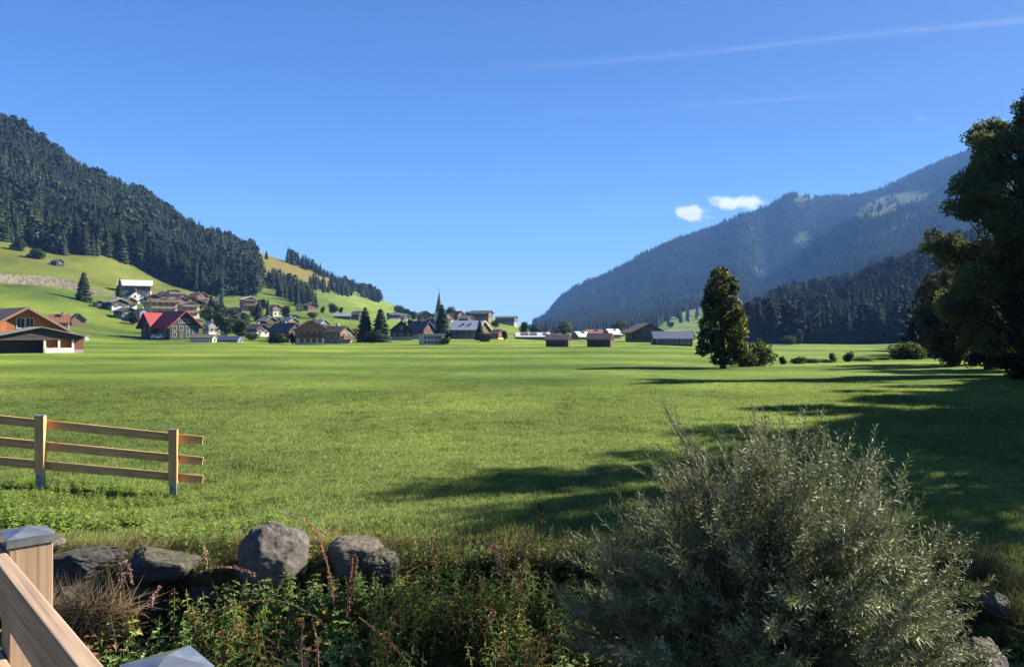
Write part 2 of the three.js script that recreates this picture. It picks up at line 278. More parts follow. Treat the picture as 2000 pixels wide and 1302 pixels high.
// ---------------------------------------------------------------- the ground, one sheet in three named stretches
function groundColour(x, y, z, c) {
  const d = Math.max(1, -z), [px, py] = z < -2 ? pixelOf(x, y, z) : [1000, 1300];
  const big = fbm2(x * 0.02, z * 0.02, 3, 31), mid = fbm2(x * 0.12, z * 0.12, 3, 32), fine = fbm2(x * 0.9, z * 0.9, 2, 33);
  let r = 0.163, g = 0.238, b = 0.058;
  const r2 = Math.hypot(x, z);
  let k = 1 + 0.7 * big + 0.5 * mid + (r2 < 60 ? 0.45 * fine : 0);
  const band = Math.sin((z + 0.12 * x) * 0.19 + 2.5 * n2(x * 0.008, z * 0.02, 41));       // old mowing swaths
  if (r2 < 320) k *= 1.06 + 0.22 * band * sstep(r2, 25, 60);
  const yel = clamp(0.4 + 1.3 * big + 0.8 * mid);
  r = (r + 0.035 * yel) * k; g = (g + 0.014 * yel) * k; b = b * k * (1 - 0.2 * yel);
  if (r2 < 40) {
    const cut = cutIn(x, z), e = sstep(cut, -1.5 + 0.9 * mid, 0.1);
    r = lerp(r, 0.125, e * 0.75); g = lerp(g, 0.105, e * 0.75); b = lerp(b, 0.035, e * 0.75);
    const s = sstep(cut, 0.05, 0.5); const dk = 0.85 + 0.5 * fine;
    r = lerp(r, 0.045 * dk, s); g = lerp(g, 0.036 * dk, s); b = lerp(b, 0.024 * dk, s);
  }
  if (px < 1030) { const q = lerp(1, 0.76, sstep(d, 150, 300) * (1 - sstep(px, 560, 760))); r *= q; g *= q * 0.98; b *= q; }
  if (px < 1030 && d > 280) {
    const dry = sstep(d, 620, 1000) * sstep(px, 430, 520) * (1 - sstep(px, 690, 760)) * sstep(580 - py, 0, 36) + 0.30 * sstep(d, 330, 420) * (1 - sstep(px, 330, 420));
    const q = clamp(dry * (1 + 1.2 * mid));
    r = lerp(r, 0.21, q); g = lerp(g, 0.16, q); b = lerp(b, 0.052, q);
    if (inPoly(LEFT_FOREST, px, py) || d > 1300) { r = 0.03; g = 0.035; b = 0.016; }
  }
  if (px >= 1030 && d > 430) {
    const past = PASTURE.findIndex((p) => inPoly(p, px, py));
    const wood = 0.8 + 0.6 * fbm2(x * 0.01, z * 0.01, 3, 51);
    if (past < 0 && d > 900) { r = 0.030 * wood; g = 0.040 * wood; b = 0.020 * wood; }
    else if (past >= 0 && past < 3) { r = 0.088 * k; g = 0.098 * k; b = 0.03 * k; }
    else if (d < 900 && px > 1430) { r = 0.022; g = 0.028; b = 0.016; }
  }
  c.push(Math.max(0.005, r), Math.max(0.005, g), Math.max(0.003, b));
}
{
  const th = [], rs = [];
  for (let a = -180; a < -60; a += 6) th.push(a); for (let a = -60; a < 60; a += 0.3) th.push(a); for (let a = 60; a <= 180; a += 6) th.push(a);
  for (let r = 1; r < 5; r += 0.6) rs.push(r); for (let r = 5; r < 16; r += 0.11) rs.push(r); for (let r = 16; r < 6000; r *= 1.027) rs.push(r);
  const P = th.map((a) => rs.map((r) => { const x = r * Math.sin(a * Math.PI / 180), z = -r * Math.cos(a * Math.PI / 180); return [x, ground(x, z), z]; }));
  const near = rs.findIndex((r) => r > 300), zone = { meadow: [], hillside: [], mountain: [] };
  for (let i = 0; i < th.length - 1; i++) for (let j = 0; j < rs.length - 1; j++) zone[j < near ? 'meadow' : th[i] < 1.2 ? 'hillside' : 'mountain'].push([i, j]);
  for (const [name, cells] of Object.entries(zone)) {
    const id = new Map(), pos = [], col = [], uv = [], idx = [];
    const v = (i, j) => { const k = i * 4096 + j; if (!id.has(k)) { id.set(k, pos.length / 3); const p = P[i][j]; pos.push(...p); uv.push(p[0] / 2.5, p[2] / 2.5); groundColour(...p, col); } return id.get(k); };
    for (const [i, j] of cells) { const a = v(i, j), b = v(i + 1, j), c = v(i + 1, j + 1), d = v(i, j + 1); idx.push(a, b, c, a, c, d); }
    const g = new THREE.BufferGeometry();
    g.setAttribute('position', new THREE.BufferAttribute(new Float32Array(pos), 3)); g.setAttribute('color', new THREE.BufferAttribute(new Float32Array(col), 3)); g.setAttribute('uv', new THREE.BufferAttribute(new Float32Array(uv), 2)); g.setIndex(idx);
    g.computeVertexNormals();
    const m = lit(new THREE.Mesh(g, name === 'meadow' ? M.turf : M.land)); m.name = name; m.userData.kind = 'structure';
    m.userData.label = { meadow: 'wide flat green hay meadow across the valley floor', hillside: 'green and ochre grass slope rising behind the village', mountain: 'blue hazy wooded mountain closing the valley on the right' }[name];
    scene.add(m);
  }
}

// ---------------------------------------------------------------- tree shapes
function spruceGeo(seed, levels, per, R, strips = 1) {      // height 1
  const rnd = rngOf(seed), b = new MB();
  b.geo(new THREE.CylinderGeometry(0.003, 0.014, 1, 5, 1, true), M4(0, 0.5, 0));
  b.geo(new THREE.ConeGeometry(R * 0.5, 0.84, 7, 1, true), M4(0, 0.52, 0));
  for (let k = 0; k < levels; k++) {
    const y0 = 0.06 + 0.92 * (k + rnd() * 0.5) / levels, taper = Math.pow(1 - y0, 0.66) * 0.92 * (1 - 0.25 * sstep(0.2 - y0, 0, 0.2));
    for (let j = 0; j < per; j++) {
      const a = (j + rnd() * 0.8 + k * 0.37) / per * 2 * Math.PI, r = R * taper * (0.72 + 0.5 * rnd()) + 0.012, dy = -r * (0.35 + 0.4 * rnd()), w = r * (0.30 + 0.15 * rnd()) + 0.01;
      const ca = Math.cos(a), sa = Math.sin(a), P = (q, s, h) => [ca * q - sa * s, y0 + h, sa * q + ca * s];
      const up = [ca * 0.62, 0.6, sa * 0.62], nl = [ca * 0.5 - sa * 0.45, 0.6, sa * 0.5 + ca * 0.45], nr = [ca * 0.5 + sa * 0.45, 0.6, sa * 0.5 - ca * 0.45];
      const o = P(0, 0, 0.012), l = P(r * 0.62, w, dy * 0.75), e = P(r * 0.62, -w, dy * 0.75), m = P(r * 0.55, 0, dy * 0.35), t = P(r, 0, dy);
      b.tri(o, l, m, up, nl, up); b.tri(o, m, e, up, up, nr); b.tri(m, l, t, up, nl, up); b.tri(m, t, e, up, up, nr);
      if (strips > 1) b.tri(P(r * 0.25, 0, dy * 0.2), P(r * 0.9, 0, dy * 0.8), P(r * 0.55, 0, dy * 0.5 - 0.035), [-sa, 0.2, ca]);
    }
  }
  return b.done();
}
function leafCloud(seed, lobes, n, size, colored = true, shell = 0.55) {   // lobes [x, y, z, rx, ry, rz]
  const rnd = rngOf(seed), b = new MB(colored), tot = lobes.reduce((s, l) => s + l[3] * l[4], 0);
  const g = () => { let x, y, z, q; do { x = rnd() * 2 - 1; y = rnd() * 2 - 1; z = rnd() * 2 - 1; q = x * x + y * y + z * z; } while (q > 1 || q < 0.02); q = Math.sqrt(q); return [x / q, y / q, z / q]; };
  for (const [lx, ly, lz, rx, ry = rx, rz = rx] of lobes) {
    const cnt = Math.round(n * rx * ry / tot), tone = 0.8 + 0.4 * rnd();
    for (let i = 0; i < cnt; i++) {
      const dir = g(), bump = 1 + 0.28 * n3(dir[0] * 2.3 + lx * 3, dir[1] * 2.3 + ly * 3, dir[2] * 2.3 + lz * 3), q = (shell + (1 - shell) * Math.sqrt(rnd())) * bump * (rnd() < 0.05 ? 1.13 : 1);
      const p = [lx + dir[0] * rx * q, ly + dir[1] * ry * q, lz + dir[2] * rz * q], s = size * (0.6 + 0.8 * rnd());
      const ax = g(), t = g(), up = [ax[1] * t[2] - ax[2] * t[1], ax[2] * t[0] - ax[0] * t[2], ax[0] * t[1] - ax[1] * t[0]], ul = Math.hypot(...up) || 1;
      const A = ax.map((v) => v * s), B = up.map((v) => v / ul * s * 0.62), nn = dir.map((v, k) => v * 0.75 + t[k] * 0.55);
      if (colored) { const c = tone * (0.75 + 0.5 * rnd()); b.col = [c * (0.92 + 0.2 * rnd()), c, c * (0.85 + 0.2 * rnd())]; }
      const add = (u, v) => p.map((w, k) => w + A[k] * u + B[k] * v);
      b.quad(add(-1, 0), add(0, -1), add(1, 0), add(0, 1), nn);
    }
  }
  return b.done();
}
const leafMat = (r, g, b, tr = 0.35) => new THREE.MeshPhysicalMaterial({ color: C(r, g, b), roughness: 0.9, specularIntensity: 0.15, transmission: tr, side: THREE.DoubleSide, vertexColors: true });
M.leafA = leafMat(0.085, 0.125, 0.03); M.leafB = leafMat(0.062, 0.092, 0.03); M.leafC = leafMat(0.12, 0.15, 0.036); M.leafD = leafMat(0.04, 0.06, 0.022);
const SPR0 = [spruceGeo(1, 12, 7, 0.20), spruceGeo(2, 11, 7, 0.235), spruceGeo(3, 13, 7, 0.175), leafCloud(4, [[0, 0.3, 0, 0.26, 0.26, 0.26], [0.05, 0.55, 0, 0.22, 0.26, 0.22], [0, 0.8, 0.03, 0.13, 0.2, 0.13]], 260, 0.06, false)], SPR = [SPR0[0], SPR0[1], SPR0[2], SPR0[0], SPR0[1], SPR0[2], SPR0[3]], SPRFAR = [spruceGeo(7, 6, 5, 0.19), spruceGeo(8, 6, 5, 0.16)], SPRBIG = [spruceGeo(11, 24, 11, 0.235, 2), spruceGeo(12, 26, 11, 0.2, 2)];

// ---------------------------------------------------------------- woods that read as one mass
function wood(name, label, accept, n, pxr, dr, hr, tint, seed, geos, wid = 1) {
  const rnd = rngOf(seed), lists = geos.map(() => []);
  let tries = 0, got = 0; const cell = new Set(), gap = hr[0] * 0.16;
  while (got < n && tries++ < n * 30) {
    const px = lerp(...pxr, rnd()), d = Math.sqrt(lerp(dr[0] ** 2, dr[1] ** 2, rnd())), p = atDepth(px, d), [, py] = pixelOf(...p);
    if (!accept(px, py, d, p)) continue;
    const key = Math.round(p[0] / gap) + ',' + Math.round(p[2] / gap); if (cell.has(key)) continue; cell.add(key);
    const h = lerp(...hr, Math.pow(rnd(), 0.8)) * (0.85 + 0.5 * n2(p[0] * 0.02, p[2] * 0.02, 61)), w = h * wid * (0.85 + 0.4 * rnd()), t = (0.6 + 0.75 * rnd()) * (1 + 0.7 * n2(p[0] * 0.012, p[2] * 0.012, 62)) * 0.85, warm = rnd() < 0.12 ? 1.5 : 1;
    lists[Math.floor(rnd() * geos.length)].push([M4(p[0], p[1] - 0.4, p[2], 0, rnd() * 6.28, 0, w, h, w), C(tint[0] * t * warm * (0.9 + 0.35 * rnd()), tint[1] * t * (0.5 + 0.5 * warm), tint[2] * t)]);
    got++;
  }
  const g = new THREE.Group(); g.name = numbered(name); scene.add(g); tag(g, label, 'forest', null, 'stuff');
  lists.forEach((l, i) => { if (l.length) instanced('conifers', geos[i], M.needle, l, g); });
  return got;
}
const onFace = (px, d) => { const p = atDepth(px, d), q = atDepth(px, d * 1.02); return pixelOf(...q)[1] < pixelOf(...p)[1] + 1.2; };
wood('conifer_forest', 'dark spruce forest covering the steep left hillside', (px, py, d) => inPoly(LEFT_FOREST, px, py) && d > 380 && d < 1010 && onFace(px, d), 9500, [-260, 560], [400, 1010], [15, 28], [0.036, 0.054, 0.028], 101, SPR);
wood('conifer_forest', 'shaded spruce forest at the foot of the right mountain', (px, py, d) => (px > 1445 + (d < 500 ? 10 : 0)) && d < 1000 && onFace(px, d), 5200, [1440, 2300], [428, 1000], [17, 27], [0.034, 0.048, 0.030], 102, SPR);
wood('conifer_forest', 'dark wood edge at the right behind the tall tree', (px, py, d) => px > 1805 + (d - 190) * 0.05, 520, [1770, 2300], [165, 420], [17, 27], [0.028, 0.040, 0.024], 103, SPR);
wood('mountain_forest', 'blue hazy forest on the far right mountain', (px, py, d) => px > 1040 && py < 652 && (!PASTURE.some((p) => inPoly(p, px, py)) || n2(px * 0.13, py * 0.2, 77) > 0.3) && onFace(px, d) && n2(px * 0.02, py * 0.04, 71) > -0.6, 36000, [1040, 2250], [1250, 4150], [18, 30], [0.032, 0.045, 0.026], 104, SPRFAR, 1.15);
const CREST = new Map(), crest = (px) => { const k = Math.round(px / 4) * 4; if (!CREST.has(k)) { let m = 1e9; for (let d = 500; d < 1500; d *= 1.01) m = Math.min(m, pixelOf(...atDepth(k, d))[1]); CREST.set(k, m); } return CREST.get(k); };
const near = (poly) => (px, py) => inPoly(poly, px, py);
wood('conifer_belt', 'narrow belt of spruces running down the grassy hill behind the village', near([[522, 560], [520, 548], [545, 545], [570, 560], [590, 575], [612, 588], [618, 606], [595, 604], [570, 592], [545, 580]]), 95, [515, 625], [480, 1100], [15, 22], [0.038, 0.056, 0.03], 105, SPR);
wood('conifer_belt', 'row of spruces along the skyline of the grassy hill', (px, py) => py - crest(px) < (px < 640 ? 3.5 : 8), 210, [555, 745], [900, 1320], [14, 21], [0.034, 0.05, 0.03], 106, SPR, 1.2);
wood('conifer_belt', 'small clump of spruces halfway up the grassy hill', near([[602, 560], [612, 553], [640, 562], [664, 566], [690, 575], [680, 582], [650, 574], [615, 570]]), 46, [598, 700], [600, 1150], [14, 20], [0.036, 0.054, 0.03], 107, SPR, 1.1);
wood('conifer_belt', 'spruces on the shoulder of the forest beside the ochre pasture', near([[470, 500], [480, 506], [505, 520], [512, 540], [490, 545], [470, 530]]), 60, [462, 520], [600, 1100], [15, 22], [0.036, 0.054, 0.03], 108, SPR);
{ // scrub of broadleaf bushes below the forest
  const rnd = rngOf(120), lobes = () => Array.from({ length: 5 }, () => [(rnd() - 0.5) * 0.5, 0.3 + rnd() * 0.4, (rnd() - 0.5) * 0.5, 0.26 + rnd() * 0.12]);
  const geos = [leafCloud(121, lobes(), 420, 0.07), leafCloud(122, lobes(), 420, 0.07)], lists = [[], []], poly = [[60, 488], [110, 512], [160, 537], [200, 550], [240, 570], [285, 580], [235, 582], [200, 570], [150, 552], [100, 527], [55, 500]];
  while (lists[0].length + lists[1].length < 75) { const px = lerp(50, 280, rnd()), d = lerp(340, 520, rnd()), p = atDepth(px, d); if (!inPoly(poly, px, pixelOf(...p)[1])) continue; const h = lerp(5, 10, rnd()), t = 0.9 + 0.6 * rnd(); lists[rnd() < 0.5 ? 0 : 1].push([M4(p[0], p[1] - 0.5, p[2], 0, rnd() * 6.3, 0, h, h, h), C(t, t, t)]); }
  const g = new THREE.Group(); g.name = 'hillside_scrub'; scene.add(g); tag(g, 'broadleaf scrub along the lower edge of the left forest', 'scrub', null, 'stuff');
  lists.forEach((l, i) => instanced('bushes', geos[i], M.leafA, l, g));
}

// ---------------------------------------------------------------- single trees
function spruceTree(px, basePy, hpx, label, opt = {}) {
  const s = opt.d ? (([x, y, z]) => ({ x, y, z, d: opt.d }))(atDepth(px, opt.d)) : spot(px, basePy, opt.dmin), h = hpx / FOC * s.d, g = SPRBIG[opt.v ?? 0], w = h * (opt.w ?? 1);
  const t = thing('spruce_tree', label, 'tree', [s.x, s.y - 0.3, s.z], px);
  part('trunk', new THREE.CylinderGeometry(h * 0.006, h * 0.016, h * 0.5, 7).translate(0, h * 0.25, 0), M.bark, t);
  const c = part('crown', g, opt.mat ?? M.needleV, t); c.scale.set(w, h, w);
  return t;
}
const roundLobes = (seed, n = 9, slim = 1) => { const r = rngOf(seed); return Array.from({ length: n }, (_, i) => { const a = r() * 6.28, y = 0.28 + 0.5 * (i / n), q = 0.20 * slim * Math.sin(Math.PI * clamp((y - 0.1) / 0.95)); return [Math.cos(a) * q, y, Math.sin(a) * q, 0.21 * slim + r() * 0.07 * slim, 0.17 + r() * 0.06, 0.21 * slim + r() * 0.07 * slim]; }).concat([[0, 0.55, 0, 0.25 * slim, 0.36, 0.25 * slim]]); };
const ROUND = [leafCloud(201, roundLobes(1), 2600, 0.032), leafCloud(202, roundLobes(2, 10, 0.8), 2600, 0.032), leafCloud(203, roundLobes(3, 8, 1.15), 2600, 0.034)];
function roundTree(px, basePy, hpx, label, opt = {}) {
  const s = opt.d ? (([x, y, z]) => ({ x, y, z, d: opt.d }))(atDepth(px, opt.d)) : spot(px, basePy, opt.dmin), h = hpx / FOC * s.d, w = h * (opt.w ?? 1);
  const t = thing(opt.name ?? 'broadleaf_tree', label, opt.cat ?? 'tree', [s.x, s.y - (opt.sink ?? 0.05) * h, s.z], px * 0.7);
  part('trunk', new THREE.CylinderGeometry(h * 0.012, h * 0.022, h * 0.5, 7).translate(0, h * 0.25, 0), M.bark, t);
  const c = part('crown', ROUND[opt.v ?? 0], opt.mat ?? M.leafA, t); c.scale.set(w, h, w);
  return t;
}
const shrub = (px, py, hpx, label, opt = {}) => roundTree(px, py, hpx * 1.6, label, { name: 'shrub', cat: 'shrub', sink: 0.22, ...opt });

spruceTree(163, 588, 60, 'lone dark spruce on the green slope below the stone wall', { dmin: 200, w: 1.5 });
spruceTree(233, 580, 38, 'small dark spruce left of the white metal roofed house', { dmin: 250, v: 1, w: 1.4 });
spruceTree(206, 368, 32, 'single spruce standing out above the left forest skyline', { d: 905, v: 1 });
spruceTree(520, 506, 17, 'lone small spruce on the ochre skyline ridge', { dmin: 800, w: 1.3 });
spruceTree(713, 668, 72, 'left of two tall dark spruces beside the brown chalet', { dmin: 215, w: 1.7, v: 1 });
spruceTree(743, 668, 70, 'right and broader of two tall dark spruces left of the black house', { dmin: 215, w: 1.75 });
spruceTree(863, 661, 70, 'tall pointed spruce below the church spire', { dmin: 280, w: 1.7, v: 1 });
spruceTree(845, 640, 28, 'small spruce behind the black house near the church', { dmin: 330, v: 1 });
spruceTree(937, 664, 42, 'narrow spruce before the large white roofed house', { dmin: 240, v: 1, w: 1.6 });
spruceTree(505, 628, 46, 'dark spruce between the pink house and the cream house', { dmin: 300, w: 1.2 });
spruceTree(523, 618, 36, 'short dark spruce left of the cream house', { dmin: 300, v: 1 });
spruceTree(432, 600, 34, 'spruce beside the small white house below the forest', { dmin: 300, v: 1 });
spruceTree(412, 612, 42, 'spruce right of the rust roofed house on the hill', { dmin: 300, v: 0 });
spruceTree(895, 616, 14, 'tiny spruce on the village skyline behind the rust roof', { dmin: 500, v: 1 });
roundTree(442, 657, 52, 'large green tree right of the red roofed house', { dmin: 250, w: 1.15, mat: M.leafB });
roundTree(466, 660, 44, 'bushy dark green tree beside the low blue roof', { dmin: 250, w: 1.1, v: 1, mat: M.leafA });
roundTree(417, 640, 34, 'green tree behind the red roofed house gable', { dmin: 280, v: 2, mat: M.leafB });
roundTree(541, 670, 32, 'dark round bush before the black roofed house', { dmin: 200, w: 1.2, v: 2, mat: M.leafD, sink: 0.25 });
roundTree(556, 622, 30, 'tree right of the cream house on the hill', { dmin: 300, v: 1, mat: M.leafB });
roundTree(650, 613, 24, 'single round tree at the foot of the grassy hill', { dmin: 400, w: 1.1, mat: M.leafD });
roundTree(665, 612, 14, 'smaller tree right of the round tree on the grassy hill', { dmin: 400, v: 1, mat: M.leafD });
roundTree(782, 612, 24, 'dark tree at the low end of the grassy ridge', { dmin: 700, w: 1.3, mat: M.leafD, sink: 0.25 });
roundTree(796, 616, 20, 'lower dark tree right of the tree at the end of the grassy ridge', { dmin: 700, w: 1.4, mat: M.leafD, sink: 0.25, v: 1 });
roundTree(736, 586, 15, 'small tree at the low end of the skyline spruces', { dmin: 800, mat: M.leafD });
roundTree(878, 625, 30, 'round tree on the skyline right of the church spire', { dmin: 400, w: 0.9, mat: M.leafB });
roundTree(848, 618, 22, 'dark tree on the skyline left of the church spire', { dmin: 400, v: 1, mat: M.leafD });
roundTree(808, 625, 20, 'dark bushy tree left of the maroon house', { dmin: 450, v: 2, mat: M.leafD });
roundTree(1105, 655, 32, 'round sunlit tree behind the left meadow hut', { dmin: 300, w: 1.1, v: 2, mat: M.leafC });
roundTree(1210, 660, 40, 'yellow green tree right of the second meadow hut', { dmin: 280, w: 0.95, mat: M.leafC });
roundTree(1022, 655, 32, 'dark tree beside the long green building', { dmin: 330, w: 0.9, v: 1, mat: M.leafD });
roundTree(1044, 656, 24, 'lower tree among the far roofs', { dmin: 350, w: 1.1, v: 2, mat: M.leafD });
roundTree(947, 667, 26, 'bush at the foot of the large white roofed house', { dmin: 230, w: 1.3, v: 2, mat: M.leafD, sink: 0.25 });
roundTree(388, 608, 26, 'small tree between the hill houses and the forest', { dmin: 300, v: 1, mat: M.leafB });
roundTree(1560, 672, 34, 'pale green young tree before the shaded right forest', { dmin: 380, v: 1, w: 0.8, mat: M.leafA });
roundTree(1542, 673, 20, 'low pale bush beside the young tree at the right forest edge', { dmin: 380, v: 2, w: 1.4, mat: M.leafA });
shrub(1483, 715, 44, 'rounded bush standing right of the tall column tree', { dmin: 60, w: 0.95, v: 2, mat: M.leafA });
shrub(1455, 716, 34, 'lower bush tucked under the column tree on its right', { dmin: 60, w: 1.2, mat: M.leafB });
shrub(1530, 711, 14, 'tiny bush alone between the column tree and the hedge', { dmin: 60, v: 1, mat: M.leafB });
shrub(1560, 710, 12, 'low hedge bush at the left end of the field hedge', { dmin: 60, w: 2.1, mat: M.leafB });
shrub(1588, 709, 8, 'flat hedge bush second in the field hedge', { dmin: 60, w: 3.6, v: 2, mat: M.leafB });
shrub(1618, 708, 6, 'flat ragged strip of hedge left of the scraggy upright bush', { dmin: 60, w: 4.6, v: 1, mat: M.leafA });
shrub(1628, 707, 17, 'scraggy upright bush in the middle of the field hedge', { dmin: 60, v: 1, w: 0.8, mat: M.leafC });
shrub(1657, 706, 17, 'small round dark bush right of the middle of the field hedge', { dmin: 60, w: 0.95, mat: M.leafD });
shrub(1684, 705, 6, 'flat low strip of hedge right of the round dark bush', { dmin: 60, w: 5, v: 2, mat: M.leafB });
shrub(1722, 703, 5, 'flattest strip of hedge before the sunlit clump', { dmin: 60, w: 6, v: 1, mat: M.leafB });
shrub(1762, 702, 29, 'left half of the sunlit hedge clump near the dark wood', { dmin: 60, w: 1.15, v: 2, mat: M.leafC });
shrub(1787, 702, 30, 'right half of the sunlit hedge clump near the dark wood', { dmin: 60, w: 1.15, mat: M.leafC });
shrub(1993, 740, 44, 'dark bush at the right edge of the shaded meadow', { dmin: 30, w: 1.1, mat: M.leafD });
shrub(68, 505, 16, 'low round bush on the upper left pasture', { dmin: 300, w: 1.7, mat: M.leafB });
shrub(33, 490, 20, 'bush at the forest edge on the upper left pasture', { dmin: 300, w: 1.1, mat: M.leafB });

roundTree(480, 640, 30, 'tree between the dark roofed house and the pink house', { dmin: 280, v: 1, mat: M.leafB });
roundTree(402, 628, 34, 'tall green tree right of the cream house on the hill', { dmin: 250, v: 0, mat: M.leafA });
roundTree(452, 628, 30, 'leafy tree left of the dark roofed hill house', { dmin: 270, v: 2, mat: M.leafA });
roundTree(515, 606, 26, 'dark tree right of the pink house', { dmin: 320, v: 1, mat: M.leafD });
roundTree(296, 652, 26, 'dark tree before the grey walled house left of the red roof', { dmin: 212, v: 1, mat: M.leafD });
roundTree(262, 634, 24, 'dark tree below the left end of the hill cluster', { dmin: 225, v: 2, mat: M.leafD });
roundTree(340, 620, 24, 'small tree between the hotel and the cream house', { dmin: 235, v: 1, mat: M.leafB });
roundTree(632, 668, 22, 'bush between the orange chalet and the brown chalet', { dmin: 200, v: 1, mat: M.leafB });
roundTree(571, 674, 26, 'leafy tree at the left corner of the orange chalet', { dmin: 200, v: 1, mat: M.leafB, w: 0.8 });
roundTree(490, 664, 16, 'low bushes before the dark roofed barn', { dmin: 205, v: 2, mat: M.leafA, w: 2.2 });
roundTree(730, 671, 30, 'low tree between the two tall dark spruces', { dmin: 212, v: 2, mat: M.leafD, w: 1.2 });
roundTree(985, 664, 22, 'bush right of the dark red barn', { dmin: 250, v: 1, mat: M.leafB });
roundTree(870, 673, 16, 'dark bush right of the white flat roofed building', { dmin: 200, v: 2, mat: M.leafD, w: 1.4 });
roundTree(1085, 652, 16, 'low dark trees behind the left meadow hut', { dmin: 340, v: 2, mat: M.leafD, w: 1.8 });
roundTree(610, 622, 14, 'hedge tree below the small yellow house', { dmin: 330, v: 2, mat: M.leafB, w: 1.6 });
roundTree(630, 612, 16, 'dark little tree right of the dark brown hill chalet', { dmin: 380, v: 1, mat: M.leafD });
roundTree(424, 622, 40, 'broad dark tree behind the large green tree', { dmin: 265, v: 0, mat: M.leafD, w: 1.1 });
roundTree(498, 622, 30, 'dark leafy tree left of the spruce by the pink house', { dmin: 300, v: 2, mat: M.leafB });
roundTree(545, 640, 22, 'tree behind the black roofed house', { dmin: 240, v: 1, mat: M.leafB });
roundTree(575, 628, 16, 'low tree row above the orange chalet', { dmin: 300, v: 2, mat: M.leafB, w: 2 });
roundTree(690, 664, 26, 'tree between the brown chalet and the two tall spruces', { dmin: 215, v: 0, mat: M.leafB });
roundTree(803, 642, 22, 'dark tree behind the roof of the black farmhouse', { dmin: 320, v: 1, mat: M.leafD });
roundTree(915, 622, 16, 'small dark tree behind the long guest house', { dmin: 480, v: 2, mat: M.leafD });
roundTree(968, 640, 18, 'dark tree below the long guest house', { dmin: 330, v: 0, mat: M.leafD, w: 1.3 });
roundTree(370, 650, 24, 'dark tree right behind the red roof ridge', { dmin: 235, v: 1, mat: M.leafD });
roundTree(1290, 664, 18, 'bush between the brown farmhouse and the blue roofed shed', { dmin: 220, v: 2, mat: M.leafD, w: 1.2 });
roundTree(1350, 668, 26, 'dark tree right end of the blue roofed shed', { dmin: 200, v: 1, mat: M.leafD, w: 1.1 });
roundTree(1310, 640, 14, 'dark tree at the foot of the bright mountain pasture', { dmin: 600, v: 1, mat: M.leafD, w: 1.4 });
{ // the column tree in the meadow
  const s = spot(1412, 719, 70), k = s.d / FOC, t = thing('column_tree', 'tall dense columnar green tree standing alone on the meadow', 'tree', [s.x, s.y, s.z]);
  const L = [[1408, 540, 22, 20], [1426, 552, 17, 15], [1398, 568, 27, 26], [1432, 566, 12, 12], [1396, 600, 28, 30], [1428, 606, 24, 26], [1402, 636, 34, 30], [1438, 640, 22, 32], [1388, 664, 26, 28], [1424, 672, 34, 34], [1444, 682, 20, 24], [1410, 700, 24, 15], [1374, 683, 14, 13], [1408, 585, 26, 24], [1430, 700, 18, 14]];
  const rnd = rngOf(301), lobes = L.map(([x, y, rx, ry]) => [(x - 1412) * k, (719 - y) * k, (rnd() - 0.5) * rx * 1.0 * k, rx * k * 0.92, ry * k * 0.92, rx * k * 0.95]);
  const tr = new MB().tube([[0, -0.3, 0], [0.05, 1.5, 0], [-0.1, 5, 0], [0, 10, 0]], [0.34, 0.26, 0.2, 0.05], 9);
  part('trunk', tr.done(), M.bark, t);
  part('crown', leafCloud(302, lobes, 15000, 0.15, true, 0.62), M.leafCol = leafMat(0.125, 0.155, 0.032, 0.45), t);
}

// tall broadleaf trees of the wood on the right: limbs and clusters of leaves
function leafCluster(seed, n, spread, len) {
  const rnd = rngOf(seed), b = new MB();
  for (let i = 0; i < n; i++) {
    const p = [0, 0, 0].map(() => (rnd() - 0.5) * 2 * spread), a = rnd() * 6.28, e = (rnd() - 0.6) * 1.4, l = len * (0.7 + 0.6 * rnd()), w = l * 0.33, roll = rnd() * 3;
    const D = [Math.cos(a) * Math.cos(e), Math.sin(e), Math.sin(a) * Math.cos(e)], S = [-Math.sin(a) * Math.cos(roll), Math.sin(roll), Math.cos(a) * Math.cos(roll)];
    const q = (u, v) => p.map((c, k) => c + D[k] * l * u + S[k] * w * v);
    b.quad(q(0, 0), q(0.45, -1), q(1, 0), q(0.45, 1));
  }
  return b.done();
}
const CLUSTER = [leafCluster(401, 16, 0.28, 0.2), leafCluster(402, 16, 0.26, 0.18)];
